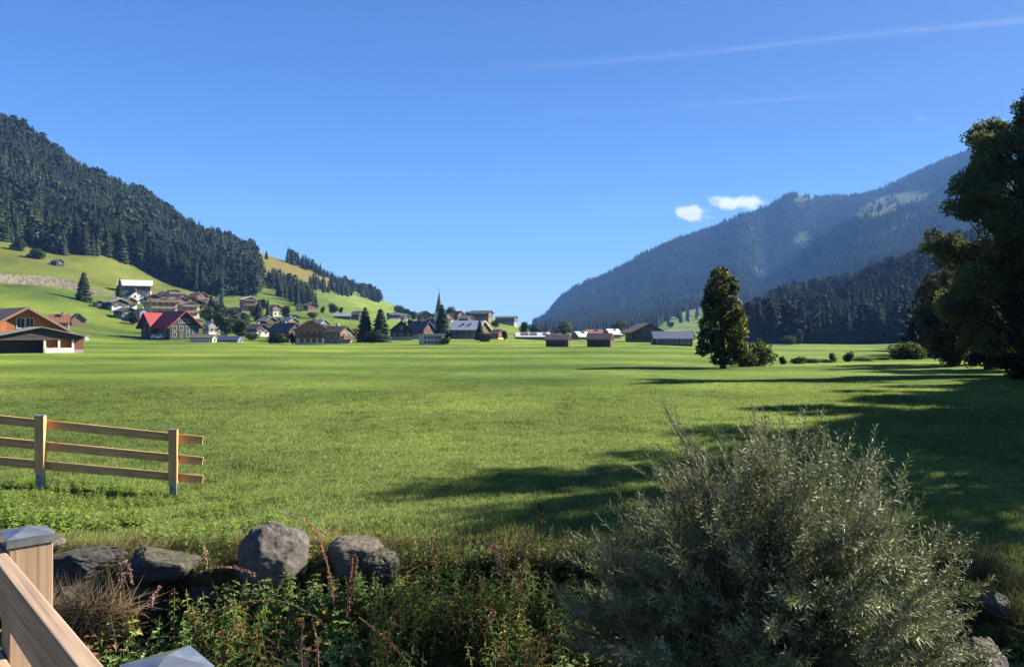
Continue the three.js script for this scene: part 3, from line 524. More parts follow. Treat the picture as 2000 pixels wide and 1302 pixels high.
function bigTree(label, pos, H, lobes, seed, per, tint, group) {
  const t = thing('broadleaf_tree', label, 'tree', pos, 0, group), rnd = rngOf(seed), limbs = new MB(), tr = new MB();
  tr.tube([[0, -0.5, 0], [0.1, H * 0.2, 0.1], [-0.15, H * 0.45, 0], [0.1, H * 0.7, -0.1], [0, H * 0.92, 0]], [0.42, 0.33, 0.25, 0.14, 0.03], 9);
  part('trunk', tr.done(), M.bark, t);
  const lists = [[], []];
  const sub = []; for (const [x, y, z, r, ry = r] of lobes) for (let k = 0; k < 7; k++) { const a = rnd() * 6.28, e = (rnd() - 0.45) * 2.2; sub.push([x + Math.cos(a) * Math.cos(e) * r * 0.68, y + Math.sin(e) * ry * 0.66, z + Math.sin(a) * Math.cos(e) * r * 0.68, r * (0.28 + 0.24 * rnd()), ry * (0.26 + 0.22 * rnd())]); }
  for (const [x, y, z, r, ry = r] of sub) {
    const y0 = Math.max(H * 0.12, y - Math.hypot(x, z) * (0.5 + 0.4 * rnd())), mid = [x * 0.5 + (rnd() - 0.5), lerp(y0, y, 0.6), z * 0.5 + (rnd() - 0.5)];
    limbs.tube([[0, y0, 0], mid, [x, y, z]], [0.08, 0.06, 0.03], 5);
    for (let k = 0; k < 3; k++) { const a = rnd() * 6.28, e = (rnd() - 0.3) * 1.6, q = r * 0.85; limbs.tube([[x, y, z], [x + Math.cos(a) * Math.cos(e) * q * 0.5, y + Math.sin(e) * q * 0.5 + 0.1, z + Math.sin(a) * Math.cos(e) * q * 0.5], [x + Math.cos(a) * Math.cos(e) * q, y + Math.sin(e) * q, z + Math.sin(a) * Math.cos(e) * q]], [0.045, 0.03, 0.01], 4); }
    const n = Math.round(per * r * r), tone = 0.8 + 0.45 * rnd();
    for (let i = 0; i < n; i++) {
      let dx, dy, dz, q; do { dx = rnd() * 2 - 1; dy = rnd() * 2 - 1; dz = rnd() * 2 - 1; q = dx * dx + dy * dy + dz * dz; } while (q > 1);
      const s = Math.pow(q, -0.12), gap = n3(x + dx * 1.7, y + dy * 2.2, z + dz * 1.7); if (gap < -0.1) continue;
      const k = tone * (0.7 + 0.6 * rnd());
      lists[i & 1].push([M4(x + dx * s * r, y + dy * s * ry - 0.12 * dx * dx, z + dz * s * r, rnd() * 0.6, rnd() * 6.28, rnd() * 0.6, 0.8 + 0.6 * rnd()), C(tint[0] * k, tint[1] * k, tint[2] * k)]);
    }
  }
  part('limbs', limbs.done(), M.bark, t);
  lists.forEach((l, i) => instanced('leaves', CLUSTER[i], M.leaf, l, t));
  return t;
}
{
  const base = atDepth(1995, 55), k = 55 / FOC, rnd = rngOf(411);
  const L = [[1993, 190, 14], [1990, 232, 32], [1950, 250, 36], [1925, 290, 38], [1978, 300, 52], [1898, 335, 34], [1945, 345, 50], [1872, 370, 30], [1905, 410, 46], [1960, 420, 60], [1868, 405, 26], [1862, 460, 28], [1905, 480, 48], [1950, 510, 60], [1885, 545, 44], [1935, 590, 58], [1880, 610, 40], [1990, 560, 60], [2040, 260, 55], [2050, 340, 70], [2075, 430, 75], [2060, 530, 75], [2040, 620, 60], [1985, 470, 50], [1985, 665, 48], [1935, 655, 40], [2035, 680, 60]];
  const lobes = L.map(([x, y, r]) => [(x - 1995) * k, (pixelOf(...base)[1] - y) * k - 0.1, (rnd() - 0.5) * 4.5, r * k * 1.14, r * k * 0.92]);
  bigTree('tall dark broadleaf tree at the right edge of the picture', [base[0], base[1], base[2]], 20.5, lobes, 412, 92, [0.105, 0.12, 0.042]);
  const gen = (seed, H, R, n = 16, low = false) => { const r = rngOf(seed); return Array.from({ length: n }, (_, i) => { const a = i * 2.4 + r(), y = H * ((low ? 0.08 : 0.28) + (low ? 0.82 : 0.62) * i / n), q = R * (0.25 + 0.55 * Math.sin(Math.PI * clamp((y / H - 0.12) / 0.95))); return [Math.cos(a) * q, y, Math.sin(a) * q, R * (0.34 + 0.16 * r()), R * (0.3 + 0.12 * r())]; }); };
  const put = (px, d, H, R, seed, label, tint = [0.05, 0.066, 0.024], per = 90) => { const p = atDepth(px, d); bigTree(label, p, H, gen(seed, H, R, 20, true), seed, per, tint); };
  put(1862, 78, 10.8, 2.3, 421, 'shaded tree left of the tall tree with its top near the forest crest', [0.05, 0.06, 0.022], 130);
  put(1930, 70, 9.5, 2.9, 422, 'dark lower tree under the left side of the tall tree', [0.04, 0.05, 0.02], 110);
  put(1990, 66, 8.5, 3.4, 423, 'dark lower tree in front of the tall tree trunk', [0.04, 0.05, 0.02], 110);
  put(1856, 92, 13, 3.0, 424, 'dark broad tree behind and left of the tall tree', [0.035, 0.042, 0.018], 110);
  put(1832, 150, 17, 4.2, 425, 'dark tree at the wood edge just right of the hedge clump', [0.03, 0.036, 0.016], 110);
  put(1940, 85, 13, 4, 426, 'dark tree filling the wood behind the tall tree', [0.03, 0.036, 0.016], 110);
  // the rest of the wood stands beyond the right edge of the picture and throws the shade across the meadow
  const G = 'trees of the wood beyond the right edge of the picture';
  const off = (x, z, H, R, seed, per = 75) => { bigTree('broadleaf tree of the shading wood beyond the right edge', [x, ground(x, z), z], H, gen(seed, H, R, 20, true), seed, per, [0.055, 0.075, 0.025], G); };
  off(26, -22.4, 20, 4.6, 431, 28); off(23, -21.4, 16, 3.4, 440, 28); off(32, -21.6, 19.5, 4.2, 437); off(35.5, -33, 19, 5, 445); off(46, -46, 18, 5, 446); off(33.2, -28.8, 20, 4.6, 433); off(37, -35.6, 19.5, 5, 434); off(42.9, -43.2, 19, 5, 435); off(52.7, -51, 18, 5, 442);
  off(47, -38.4, 20, 5.5, 438); off(41, -30, 20, 5.2, 443); off(57, -57, 17, 5, 439); off(60, -45, 19, 6, 441); off(40, -24, 19, 4.6, 444);
}

// ---------------------------------------------------------------- houses
const WIN = new Map();
function windowGeo(w, h) { const k = w + ',' + h; if (!WIN.has(k)) { const f = new MB(), t = 0.13; f.box(t, h, 0.1, -w / 2 + t / 2, 0, 0.03).box(t, h, 0.1, w / 2 - t / 2, 0, 0.03).box(w - 2 * t, t, 0.1, 0, h / 2 - t / 2, 0.03).box(w - 2 * t, t, 0.1, 0, -h / 2 + t / 2, 0.03).box(0.07, h - 2 * t, 0.06, 0, 0, 0.03); WIN.set(k, [f.done(), new THREE.BoxGeometry(w - 2 * t, h - 2 * t, 0.03).translate(0, 0, 0.012)]); } return WIN.get(k); }
function addWindow(parent, x, y, z, turn, w, h, mat) { const [fg, pg] = windowGeo(w, h); const f = part('window', fg, mat, parent); f.position.set(x, y, z); f.rotation.y = turn; part('pane', pg, M.pane, f); return f; }
function gableRoof(W, L, yE, rise, over, th = 0.28) {        // ridge along z; eaves at height yE at the walls
  const b = new MB(), hw = W / 2, sl = Math.atan2(rise, hw), len = (hw + over) / Math.cos(sl), l = L + 2 * over;
  for (const s of [-1, 1]) { const m = new THREE.Matrix4().makeRotationZ(-s * sl).setPosition(s * (hw + over) / 2, yE + rise - (hw + over) / 2 * Math.tan(sl) + th / 2 * Math.cos(sl) + s * 0, 0); b.geo(boxM(len, th, l), m); }
  return b.done();
}
function gableWall(W, L, y0, yE, rise) {
  const s = new THREE.Shape(); s.moveTo(-W / 2, y0); s.lineTo(W / 2, y0); s.lineTo(W / 2, yE); s.lineTo(0, yE + rise - 0.02); s.lineTo(-W / 2, yE); s.closePath();
  return new THREE.ExtrudeGeometry(s, { depth: L, bevelEnabled: false }).translate(0, 0, -L / 2);
}
/* W gable width, L length along the ridge, hb height of the masonry storey, hu height of the upper storey to the eaves, rise of the roof; turn: where the gable looks (0 = at the viewer, positive = to the right) */
function house(name, label, o) {
  const s = o.d ? (([x, y, z]) => ({ x, y, z, d: o.d }))(atDepth(o.px, o.d)) : spot(o.px, o.py, o.dmin ?? 150), k = s.d / FOC;
  const W = o.W * k, L = o.L * k, hb = o.hb * k, hu = o.hu * k, rise = o.rise * k, over = o.over ?? Math.min(1.1, W * 0.1), roofM = o.roof ?? M.rGrey;
  const t = thing(name, label, o.cat ?? 'house', [s.x, s.y, s.z], (o.turn ?? 0) * Math.PI / 180);
  if (hb > 0) part('base_wall', boxM(W, hb + 4, L).translate(0, (hb - 4) / 2, 0), o.base ?? M.white, t);
  part('wall', gableWall(W + (hb > 0 ? 0.12 : 0), L + (hb > 0 ? 0.12 : 0), hb > 0 ? hb : -3, hb + hu, rise), o.wall ?? M.brown, t);
  const rf = part('roof', gableRoof(W, L, hb + hu, rise, over, o.th ?? 0.3), roofM, t);
  if (o.chimney !== 0) { const c = part('chimney', boxM(0.8, 1.9, 0.8), M.greyWall, rf); c.position.set(W * 0.18, hb + hu + rise * 0.64 + 0.6, -L * 0.15); }
  const fm = o.frame ?? M.frameW, wz = L / 2 + (hb > 0 ? 0.065 : 0.005), wx = W / 2 + (hb > 0 ? 0.065 : 0.005);
  const rows = o.rows ?? Math.max(1, Math.round((hb + hu) / 2.7)), nF = o.nF ?? Math.max(2, Math.round(W / 2.8)), nS = o.nS ?? Math.max(2, Math.round(L / 3.2)), ww = o.ww ?? 1.15, wh = o.wh ?? 1.3;
  const hh = (hb + hu) / rows;
  for (let r = 0; r < rows; r++) {
    const y = hh * (r + 0.52), inBase = y < hb;
    for (const sgn of o.back ? [1, -1] : [1]) for (let i = 0; i < nF; i++) addWindow(t, (i + 0.5 - nF / 2) * W / nF * 0.92, y, sgn * (inBase ? L / 2 + 0.005 : wz), sgn > 0 ? 0 : Math.PI, ww, wh, fm);
    for (const sgn of [-1, 1]) if (o.side !== 0 && (!o.side || o.side === sgn)) for (let i = 0; i < nS; i++) addWindow(t, sgn * (inBase ? W / 2 + 0.005 : wx), y, (i + 0.5 - nS / 2) * L / nS * 0.92, sgn * Math.PI / 2, ww, wh, fm);
  }
  if (rise > 1.9 && o.attic !== 0) for (const x of nF > 3 ? [-0.9, 0.9] : [0]) addWindow(t, x * 1.1, hb + hu + rise * 0.28, wz, 0, 0.95, 1.1, fm);
  for (let i = 0; i < (o.balc ?? 0); i++) {
    const b = new MB(), y = (hb || hh) + i * 2.7 + (hb ? 0 : 0), bw = W * 0.94;
    b.box(bw, 0.16, 1.2, 0, y, L / 2 + 0.68).box(bw, 0.85, 0.07, 0, y + 0.55, L / 2 + 1.25).box(0.07, 0.85, 1.1, -bw / 2 + 0.04, y + 0.55, L / 2 + 0.68).box(0.07, 0.85, 1.1, bw / 2 - 0.04, y + 0.55, L / 2 + 0.68);
    part('balcony', b.done(), o.balcM ?? M.brown, t);
  }
  if (o.door) { const d = part('door', boxM(1.1, 2.1, 0.1), M.frameD, t); d.position.set(W * 0.3, 1.05, L / 2 + 0.05); }
  return { t, W, L, hb, hu, rise, k, s };
}
const T = 50;   // most gables look down the valley, to the right of the viewer
house('chalet', 'large house with bright white metal roof high in the hill cluster', { px: 264, py: 575, dmin: 280, W: 36, L: 54, hb: 7, hu: 10, rise: 10, turn: -66, roof: M.rWhite, wall: M.redWood, base: M.white, chimney: 0, balc: 1 });
house('chalet', 'white gabled chalet with dark green roof below the white metal roof', { px: 262, py: 591, dmin: 280, W: 25, L: 32, hb: 8, hu: 6, rise: 9, turn: T, roof: M.rDark, wall: M.white, base: M.white, rows: 2 });
house('chalet', 'white gabled chalet with a long dark roof in the hill cluster', { px: 336, py: 594, dmin: 280, W: 34, L: 40, hb: 9, hu: 8, rise: 10, turn: 46, roof: M.rDark, wall: M.white, base: M.white, balc: 2, balcM: M.tan });
house('chalet', 'brown chalet with rust red roof at the right of the hill cluster', { px: 386, py: 596, dmin: 280, W: 26, L: 34, hb: 7, hu: 9, rise: 8, turn: 55, roof: M.rRust, wall: M.redWood, base: M.tan, balc: 1 });
house('hotel', 'wide many storeyed cream hotel with pinkish roof behind the red roofed house', { px: 312, py: 624, dmin: 230, W: 50, L: 46, hb: 8, hu: 25, rise: 7, turn: 40, roof: M.rPink, wall: M.cream, base: M.white, rows: 4, balc: 3, balcM: M.tan, cat: 'hotel' });
house('apartment_house', 'cream house with grey green roof right of the hotel', { px: 366, py: 618, dmin: 230, W: 34, L: 30, hb: 7, hu: 15, rise: 6, turn: 42, roof: M.rGrey, wall: M.cream, base: M.white, rows: 3, balc: 2, balcM: M.tan, cat: 'house' });
house('chalet', 'grey roofed dark chalet with a white corner at the left of the hill cluster', { px: 226, py: 606, dmin: 240, W: 30, L: 40, hb: 7, hu: 8, rise: 6, turn: 48, roof: M.rTin, wall: M.darkWood, base: M.white });
house('shed', 'small dark shed leftmost in the hill cluster', { px: 192, py: 600, dmin: 240, W: 16, L: 18, hb: 0, hu: 8, rise: 4, turn: 40, roof: M.rDark, wall: M.black, chimney: 0, rows: 1, nF: 1, nS: 1, cat: 'shed' });
house('chalet', 'dark house with low grey roof below the grey roofed chalet', { px: 245, py: 622, dmin: 230, W: 30, L: 34, hb: 6, hu: 8, rise: 6, turn: 52, roof: M.rDark, wall: M.black, base: M.greyWall });
house('chalet', 'grey walled house half hidden left of the hotel', { px: 276, py: 630, dmin: 225, W: 20, L: 30, hb: 8, hu: 12, rise: 6, turn: 52, roof: M.rDark, wall: M.greyWall, base: M.white, frame: M.frameW });
house('chalet', 'brown flat gabled chalet between the two white gabled chalets', { px: 296, py: 596, dmin: 280, W: 26, L: 30, hb: 6, hu: 9, rise: 5, turn: 40, roof: M.rPink, wall: M.brown, base: M.tan });
house('hay_hut', 'tiny dark hay hut on the upper left pasture by the scrub', { px: 111, py: 518, dmin: 300, W: 14, L: 20, hb: 0, hu: 7, rise: 4, turn: 60, roof: M.rDark, wall: M.black, chimney: 0, rows: 1, nF: 1, nS: 1, cat: 'hut' });
house('chalet', 'small white house standing just below the forest', { px: 427, py: 594, dmin: 300, W: 15, L: 16, hb: 6, hu: 6, rise: 5, turn: 30, roof: M.rGrey, wall: M.white, base: M.white, rows: 1 });
house('chalet', 'pink house with pale metal roof above the dark roofs', { px: 485, py: 607, dmin: 300, W: 27, L: 26, hb: 10, hu: 12, rise: 5, turn: 35, roof: M.rWhite, wall: M.pinkWall, base: M.pinkWall, balc: 2, balcM: M.tan });
house('chalet', 'dark roofed house left below the pink house', { px: 456, py: 618, dmin: 290, W: 26, L: 32, hb: 6, hu: 5, rise: 6, turn: 40, roof: M.rDark, wall: M.darkWood, base: M.greyWall });
house('chalet', 'cream and pink house among trees on the hill', { px: 536, py: 617, dmin: 300, W: 20, L: 22, hb: 8, hu: 7, rise: 6, turn: 48, roof: M.rBrown, wall: M.tan, base: M.white });
house('chalet', 'small yellow house on the hill meadow', { px: 584, py: 608, dmin: 350, W: 13, L: 12, hb: 8, hu: 5, rise: 4, turn: 20, roof: M.rBrown, wall: M.yellow, base: M.yellow });
house('chalet', 'dark brown chalet right of the small yellow house', { px: 605, py: 607, dmin: 350, W: 22, L: 22, hb: 4, hu: 6, rise: 5, turn: 45, roof: M.rDark, wall: M.brown, base: M.tan });
house('barn', 'dark roofed barn with white walls left of the black roofed house', { px: 503, py: 656, dmin: 230, W: 28, L: 36, hb: 8, hu: 6, rise: 8, turn: 52, roof: M.rDark, wall: M.darkWood, base: M.white, cat: 'barn' });
house('chalet', 'black roofed house half hidden by the round bush', { px: 558, py: 668, dmin: 205, W: 34, L: 56, hb: 12, hu: 10, rise: 14, turn: 58, roof: M.rDark, wall: M.darkWood, base: M.darkWood, side: -1 });
{
  const h = house('chalet', 'orange timber chalet with white ground floor at the meadow edge', { px: 604, py: 673, dmin: 200, W: 50, L: 46, hb: 13, hu: 17, rise: 15, turn: 22, roof: M.rPink, wall: M.orange, base: M.white, balc: 1, balcM: M.redWood, nF: 4, rows: 2 });
}
house('chalet', 'brown chalet with dark purple roof right of the orange chalet', { px: 660, py: 671, dmin: 200, W: 32, L: 44, hb: 9, hu: 14, rise: 10, turn: 58, roof: M.rBrown, wall: M.tan, base: M.greyWall, balc: 1, rows: 2 });
house('farmhouse', 'long low grey roofed farm building on the slope above the brown chalet', { px: 668, py: 622, dmin: 380, W: 14, L: 32, hb: 0, hu: 5, rise: 5, turn: -80, roof: M.rTin, wall: M.darkWood, chimney: 0, cat: 'farm building' });
house('farmhouse', 'grey purple roofed farmhouse behind the two tall spruces', { px: 700, py: 624, dmin: 380, W: 20, L: 28, hb: 4, hu: 6, rise: 6, turn: 50, roof: M.rPink, wall: M.brown, base: M.tan, cat: 'farmhouse' });
house('farmhouse', 'dark farmhouse with pale roof edge below the end of the ridge', { px: 769, py: 625, dmin: 420, W: 16, L: 22, hb: 4, hu: 6, rise: 4, turn: -60, roof: M.rDark, wall: M.darkWood, base: M.white, cat: 'farmhouse' });
house('chalet', 'little pale roofed house at the foot of the ridge', { px: 792, py: 627, dmin: 420, W: 14, L: 14, hb: 4, hu: 4, rise: 4, turn: 40, roof: M.rTin, wall: M.tan, base: M.white });
house('farmhouse', 'black timber farmhouse right of the two tall spruces', { px: 784, py: 664, dmin: 235, W: 42, L: 40, hb: 7, hu: 12, rise: 17, turn: 8, roof: M.rDark, wall: M.black, base: M.greyWall, frame: M.frameG, over: 1.3, cat: 'farmhouse' });
house('farmhouse', 'red brown farmhouse with steep dark roof behind the black farmhouse', { px: 822, py: 661, dmin: 250, W: 32, L: 40, hb: 7, hu: 10, rise: 16, turn: 55, roof: M.rDark, wall: M.redWood, base: M.white, cat: 'farmhouse' });
{ // flat white modern building
  const s = spot(843, 673, 200), k = s.d / FOC, t = thing('white_building', 'low flat roofed white building below the black farmhouse', 'building', [s.x, s.y, s.z], 0.45);
  const W = 44 * k, H = 19 * k, L = 24 * k;
  part('wall', boxM(W, H + 3, L).translate(0, (H - 3) / 2, 0), M.white, t); part('roof', boxM(W + 0.8, 0.35, L + 0.8).translate(0, H + 0.18, 0), M.rTin, t);
  for (let r = 0; r < 2; r++) for (let i = 0; i < 5; i++) addWindow(t, (i - 2.4) * W / 6, H * (0.26 + 0.46 * r), L / 2 + 0.005, 0, 1.0, 1.0, M.frameW);
  for (let i = 0; i < 2; i++) addWindow(t, W / 2 + 0.005, H * 0.72, (i - 0.5) * 1.7, Math.PI / 2, 0.9, 0.9, M.frameW);
}
{
  const h = house('farmhouse', 'large brown farmhouse under a wide white roof right of the church', { px: 917, py: 661, dmin: 240, W: 46, L: 62, hb: 7, hu: 12, rise: 15, turn: 62, roof: M.rWhite, wall: M.redWood, base: M.tan, balc: 1, chimney: 0, cat: 'farmhouse' });
  const rf = h.t.getObjectByName('roof'), sl = Math.atan2(h.rise, h.W / 2);
  for (const z of [-0.12, 0.14]) { const d = part('skylight', boxM(1.5, 0.12, 1.3), M.rDark, rf); d.position.set(-h.W * 0.26, h.hb + h.hu + h.rise * 0.48 + 0.42, z * h.L); d.rotation.z = sl; }
}
house('chalet', 'house with bright rust red roof on the village skyline', { px: 891, py: 624, dmin: 430, W: 20, L: 24, hb: 4, hu: 5, rise: 7, turn: 55, roof: M.rRust, wall: M.redWood, base: M.tan });
house('chalet', 'maroon chalet left of the church on the skyline', { px: 828, py: 627, dmin: 430, W: 22, L: 20, hb: 5, hu: 8, rise: 6, turn: 30, roof: M.rPink, wall: M.redWood, base: M.tan });
house('guest_house', 'long dark guest house on the skyline right of the rust roof', { px: 940, py: 625, dmin: 440, W: 22, L: 40, hb: 5, hu: 8, rise: 5, turn: 68, roof: M.rDark, wall: M.brown, base: M.tan, cat: 'guest house' });
house('guest_house', 'flat dark green roofed building right of the long guest house', { px: 989, py: 633, dmin: 450, W: 20, L: 38, hb: 4, hu: 8, rise: 3, turn: 72, roof: M.rDark, wall: M.darkWood, base: M.greyWall, cat: 'guest house' });
house('barn', 'small barn with dark red lean roof right of the white roofed farmhouse', { px: 968, py: 662, dmin: 250, W: 22, L: 26, hb: 3, hu: 8, rise: 7, turn: 58, roof: M.rRust, wall: M.redWood, base: M.cream, chimney: 0, cat: 'barn' });
{
  const h = house('long_shed', 'long low shed with white roof and dark solar panels', { px: 1040, py: 663, dmin: 260, W: 18, L: 66, hb: 0, hu: 6, rise: 7, turn: -82, roof: M.rWhite, wall: M.darkWood, chimney: 0, nS: 8, rows: 1, cat: 'shed' });
  const rf = h.t.getObjectByName('roof'), sl = Math.atan2(h.rise, h.W / 2);
  for (const [z, l] of [[-0.02, 0.2], [0.24, 0.22], [-0.36, 0.1]]) { const d = part('solar_panel', boxM(h.W * 0.4, 0.08, h.L * l), M.rDark, rf); d.position.set(h.W * 0.27, h.hb + h.hu + h.rise * 0.46 + 0.44, z * h.L); d.rotation.z = -sl; }
}
house('hay_hut', 'left of two brown tin roofed hay huts on the meadow edge', { px: 1090, py: 677, dmin: 180, W: 22, L: 44, hb: 0, hu: 14, rise: 9, turn: 75, roof: M.rPink, wall: M.darkWood, chimney: 0, rows: 1, nF: 0, nS: 0, attic: 0, cat: 'hut' });
house('hay_hut', 'right of two brown tin roofed hay huts with a dark lean-to', { px: 1172, py: 677, dmin: 180, W: 24, L: 46, hb: 0, hu: 15, rise: 10, turn: 72, roof: M.rPink, wall: M.darkWood, chimney: 0, rows: 1, nF: 0, nS: 0, attic: 0, cat: 'hut' });
house('house', 'pale grey roofed house between the two hay huts farther back', { px: 1134, py: 663, dmin: 280, W: 22, L: 30, hb: 0, hu: 6, rise: 9, turn: -50, roof: M.rTin, wall: M.tan });
house('house', 'red roofed house behind the right hay hut', { px: 1160, py: 660, dmin: 330, W: 20, L: 34, hb: 0, hu: 8, rise: 8, turn: -70, roof: M.rRust, wall: M.brown });
house('house', 'white roofed house behind the tree right of the hay huts', { px: 1196, py: 660, dmin: 330, W: 22, L: 26, hb: 0, hu: 8, rise: 9, turn: -60, roof: M.rWhite, wall: M.tan });
house('farmhouse', 'big dark brown timber farmhouse with low broad gable', { px: 1257, py: 668, dmin: 230, W: 58, L: 44, hb: 6, hu: 15, rise: 14, turn: 12, roof: M.rBrown, wall: M.brown, base: M.tan, over: 1.6, balc: 1, balcM: M.darkWood, cat: 'farmhouse' });
house('farm_shed', 'long open farm shed with slate blue roof left of the column tree', { px: 1312, py: 674, dmin: 190, W: 24, L: 76, hb: 0, hu: 14, rise: 12, turn: -86, roof: M.rBlue, wall: M.darkWood, chimney: 0, rows: 1, nS: 6, nF: 1, cat: 'shed' });
house('house', 'far small roof at the valley mouth left of the crane', { px: 1066, py: 655, dmin: 380, W: 18, L: 24, hb: 0, hu: 7, rise: 7, turn: 40, roof: M.rBrown, wall: M.tan });
house('house', 'green roofed house just right of the red roofed house', { px: 412, py: 652, dmin: 245, W: 22, L: 24, hb: 6, hu: 10, rise: 7, turn: 50, roof: M.rTin, wall: M.greyWall, base: M.white });
house('shed', 'low shed with slate blue roof at the meadow edge', { px: 447, py: 668, dmin: 200, W: 16, L: 50, hb: 0, hu: 4, rise: 6, turn: 75, roof: M.rBlue, wall: M.greyWall, chimney: 0, rows: 1, nF: 1, nS: 0, attic: 0, cat: 'shed' });
house('garage', 'long white garage with brown roof right of the red roofed house', { px: 397, py: 668, dmin: 200, W: 16, L: 46, hb: 0, hu: 8, rise: 5, turn: 82, roof: M.rPink, wall: M.white, chimney: 0, rows: 1, nF: 1, nS: 0, attic: 0, cat: 'garage' });
house('house', 'house with faded red roof behind the orange barn', { px: 116, py: 643, dmin: 160, W: 30, L: 30, hb: 0, hu: 14, rise: 15, turn: -62, roof: M.rRust, wall: M.tan });
house('shed', 'weathered grey brown shed rightmost behind the orange barn', { px: 150, py: 637, dmin: 165, W: 24, L: 30, hb: 0, hu: 13, rise: 11, turn: 40, roof: M.rBrown, wall: M.tan, chimney: 0, rows: 1, nF: 0, nS: 0, attic: 0, cat: 'shed' });
house('shed', 'very low stone shed on the grass right of the orange barn', { px: 159, py: 664, dmin: 135, W: 10, L: 24, hb: 0, hu: 6, rise: 3, turn: 75, roof: M.rPink, wall: M.greyWall, chimney: 0, rows: 1, nF: 0, nS: 0, attic: 0, cat: 'shed' });

for (const [px, py, dm, W, L, hb, hu, rise, turn, roof, wall, base, label] of [
  [250, 601, 260, 22, 26, 6, 7, 6, 48, 'rGrey', 'brown', 'white', 'brown chalet squeezed below the white gable with the dark green roof'],
  [318, 590, 290, 20, 24, 6, 7, 6, 50, 'rDark', 'darkWood', 'greyWall', 'dark chalet behind the long dark roof of the hill cluster'],
  [352, 602, 260, 24, 26, 7, 8, 6, 44, 'rBrown', 'tan', 'white', 'tan chalet below the white gable with the long dark roof'],
  [404, 602, 285, 18, 22, 5, 7, 5, 50, 'rPink', 'brown', 'cream', 'small brown chalet half hidden right of the rust red roof'],
  [470, 630, 270, 24, 26, 7, 6, 6, 40, 'rDark', 'darkWood', 'white', 'dark chalet in the trees under the pink house'],
  [522, 640, 250, 26, 30, 7, 6, 7, 50, 'rGrey', 'brown', 'white', 'grey roofed chalet behind the dark roofed barn'],
  [566, 640, 255, 22, 26, 6, 7, 7, 50, 'rTin', 'tan', 'white', 'pale roofed chalet above the black roofed house'],
  [628, 642, 255, 20, 22, 5, 6, 6, 50, 'rTin', 'greyWall', 'white', 'pale roofed house peeping over the orange chalet'],
  [858, 644, 330, 24, 26, 5, 7, 7, 55, 'rBrown', 'redWood', 'tan', 'red brown chalet between the church spruce and the steep dark roof'],
  [870, 628, 420, 18, 22, 4, 6, 5, 50, 'rPink', 'tan', 'white', 'tan chalet on the skyline just right of the church'],
  [910, 632, 420, 18, 22, 4, 6, 5, 55, 'rGrey', 'brown', 'white', 'brown chalet below the rust red roof on the skyline'],
]) house('chalet', label, { px, py, dmin: dm, W, L, hb, hu, rise, turn, roof: M[roof], wall: M[wall], base: M[base], balc: 1, balcM: M.brown });

{ // the red roofed farmhouse: a main wing with its gable to the right and a cross wing on the left
  const s = spot(335, 661, 205), k = s.d / FOC, t = thing('farmhouse', 'dark timber farmhouse under a bright red roof at the meadow edge', 'farmhouse', [s.x, s.y, s.z], 52 * Math.PI / 180);
  const W = 58 * k, L = 96 * k, hE = 26 * k, rise = 26 * k, w2 = 46 * k;
  part('wall', gableWall(W, L, -3, hE, rise), M.black, t);
  part('roof', gableRoof(W, L, hE, rise, 1.3, 0.3), M.rRed, t);
  // cross wing, its gable on the shaded side
  const cw = new THREE.Matrix4().makeRotationY(-Math.PI / 2).setPosition(-W * 0.32, 0, -L * 0.26);
  part('wing_wall', gableWall(w2, W * 0.62, -3, hE, rise * 0.88).applyMatrix4(cw), M.darkWood, t);
  part('wing_roof', gableRoof(w2, W * 0.62, hE, rise * 0.88, 1.2, 0.3).applyMatrix4(cw), M.rRed, t);
  const c = part('chimney', boxM(0.9, 2, 0.9), M.greyWall, t); c.position.set(W * 0.12, hE + rise * 0.9, 0);
  for (let r = 0; r < 2; r++) for (let i = 0; i < 4; i++) { if (r === 0 && i === 1) continue; addWindow(t, (i - 1.5) * W / 4.4, hE * (0.3 + 0.46 * r), L / 2 + 0.005, 0, 1.35, 1.5, M.frameG); }
  for (const x of [-1.4, 0, 1.4]) addWindow(t, x, hE + rise * 0.3, L / 2 + 0.005, 0, 1.2, 1.4, M.frameG);
  for (let r = 0; r < 2; r++) for (let i = 0; i < 5; i++) addWindow(t, -W / 2 - 0.005, hE * (0.28 + 0.46 * r), -L * 0.02 + (i) * L / 11, -Math.PI / 2, 1.1, 1.35, M.greyWall);
  for (let r = 0; r < 2; r++) for (const z of [-1.8, 1.8]) addWindow(t, -W * 0.63 - 0.01, hE * (0.28 + 0.46 * r), -L * 0.26 + z, -Math.PI / 2, 1.2, 1.4, M.greyWall);
  addWindow(t, -W * 0.63 - 0.01, hE + rise * 0.25, -L * 0.26, -Math.PI / 2, 1.2, 1.3, M.greyWall);
  const d = part('door', boxM(1.3, 2.2, 0.1).translate(0, 1.1, 0), M.frameD, t); d.position.set(-W / 8.8, 0, L / 2 + 0.05);
}
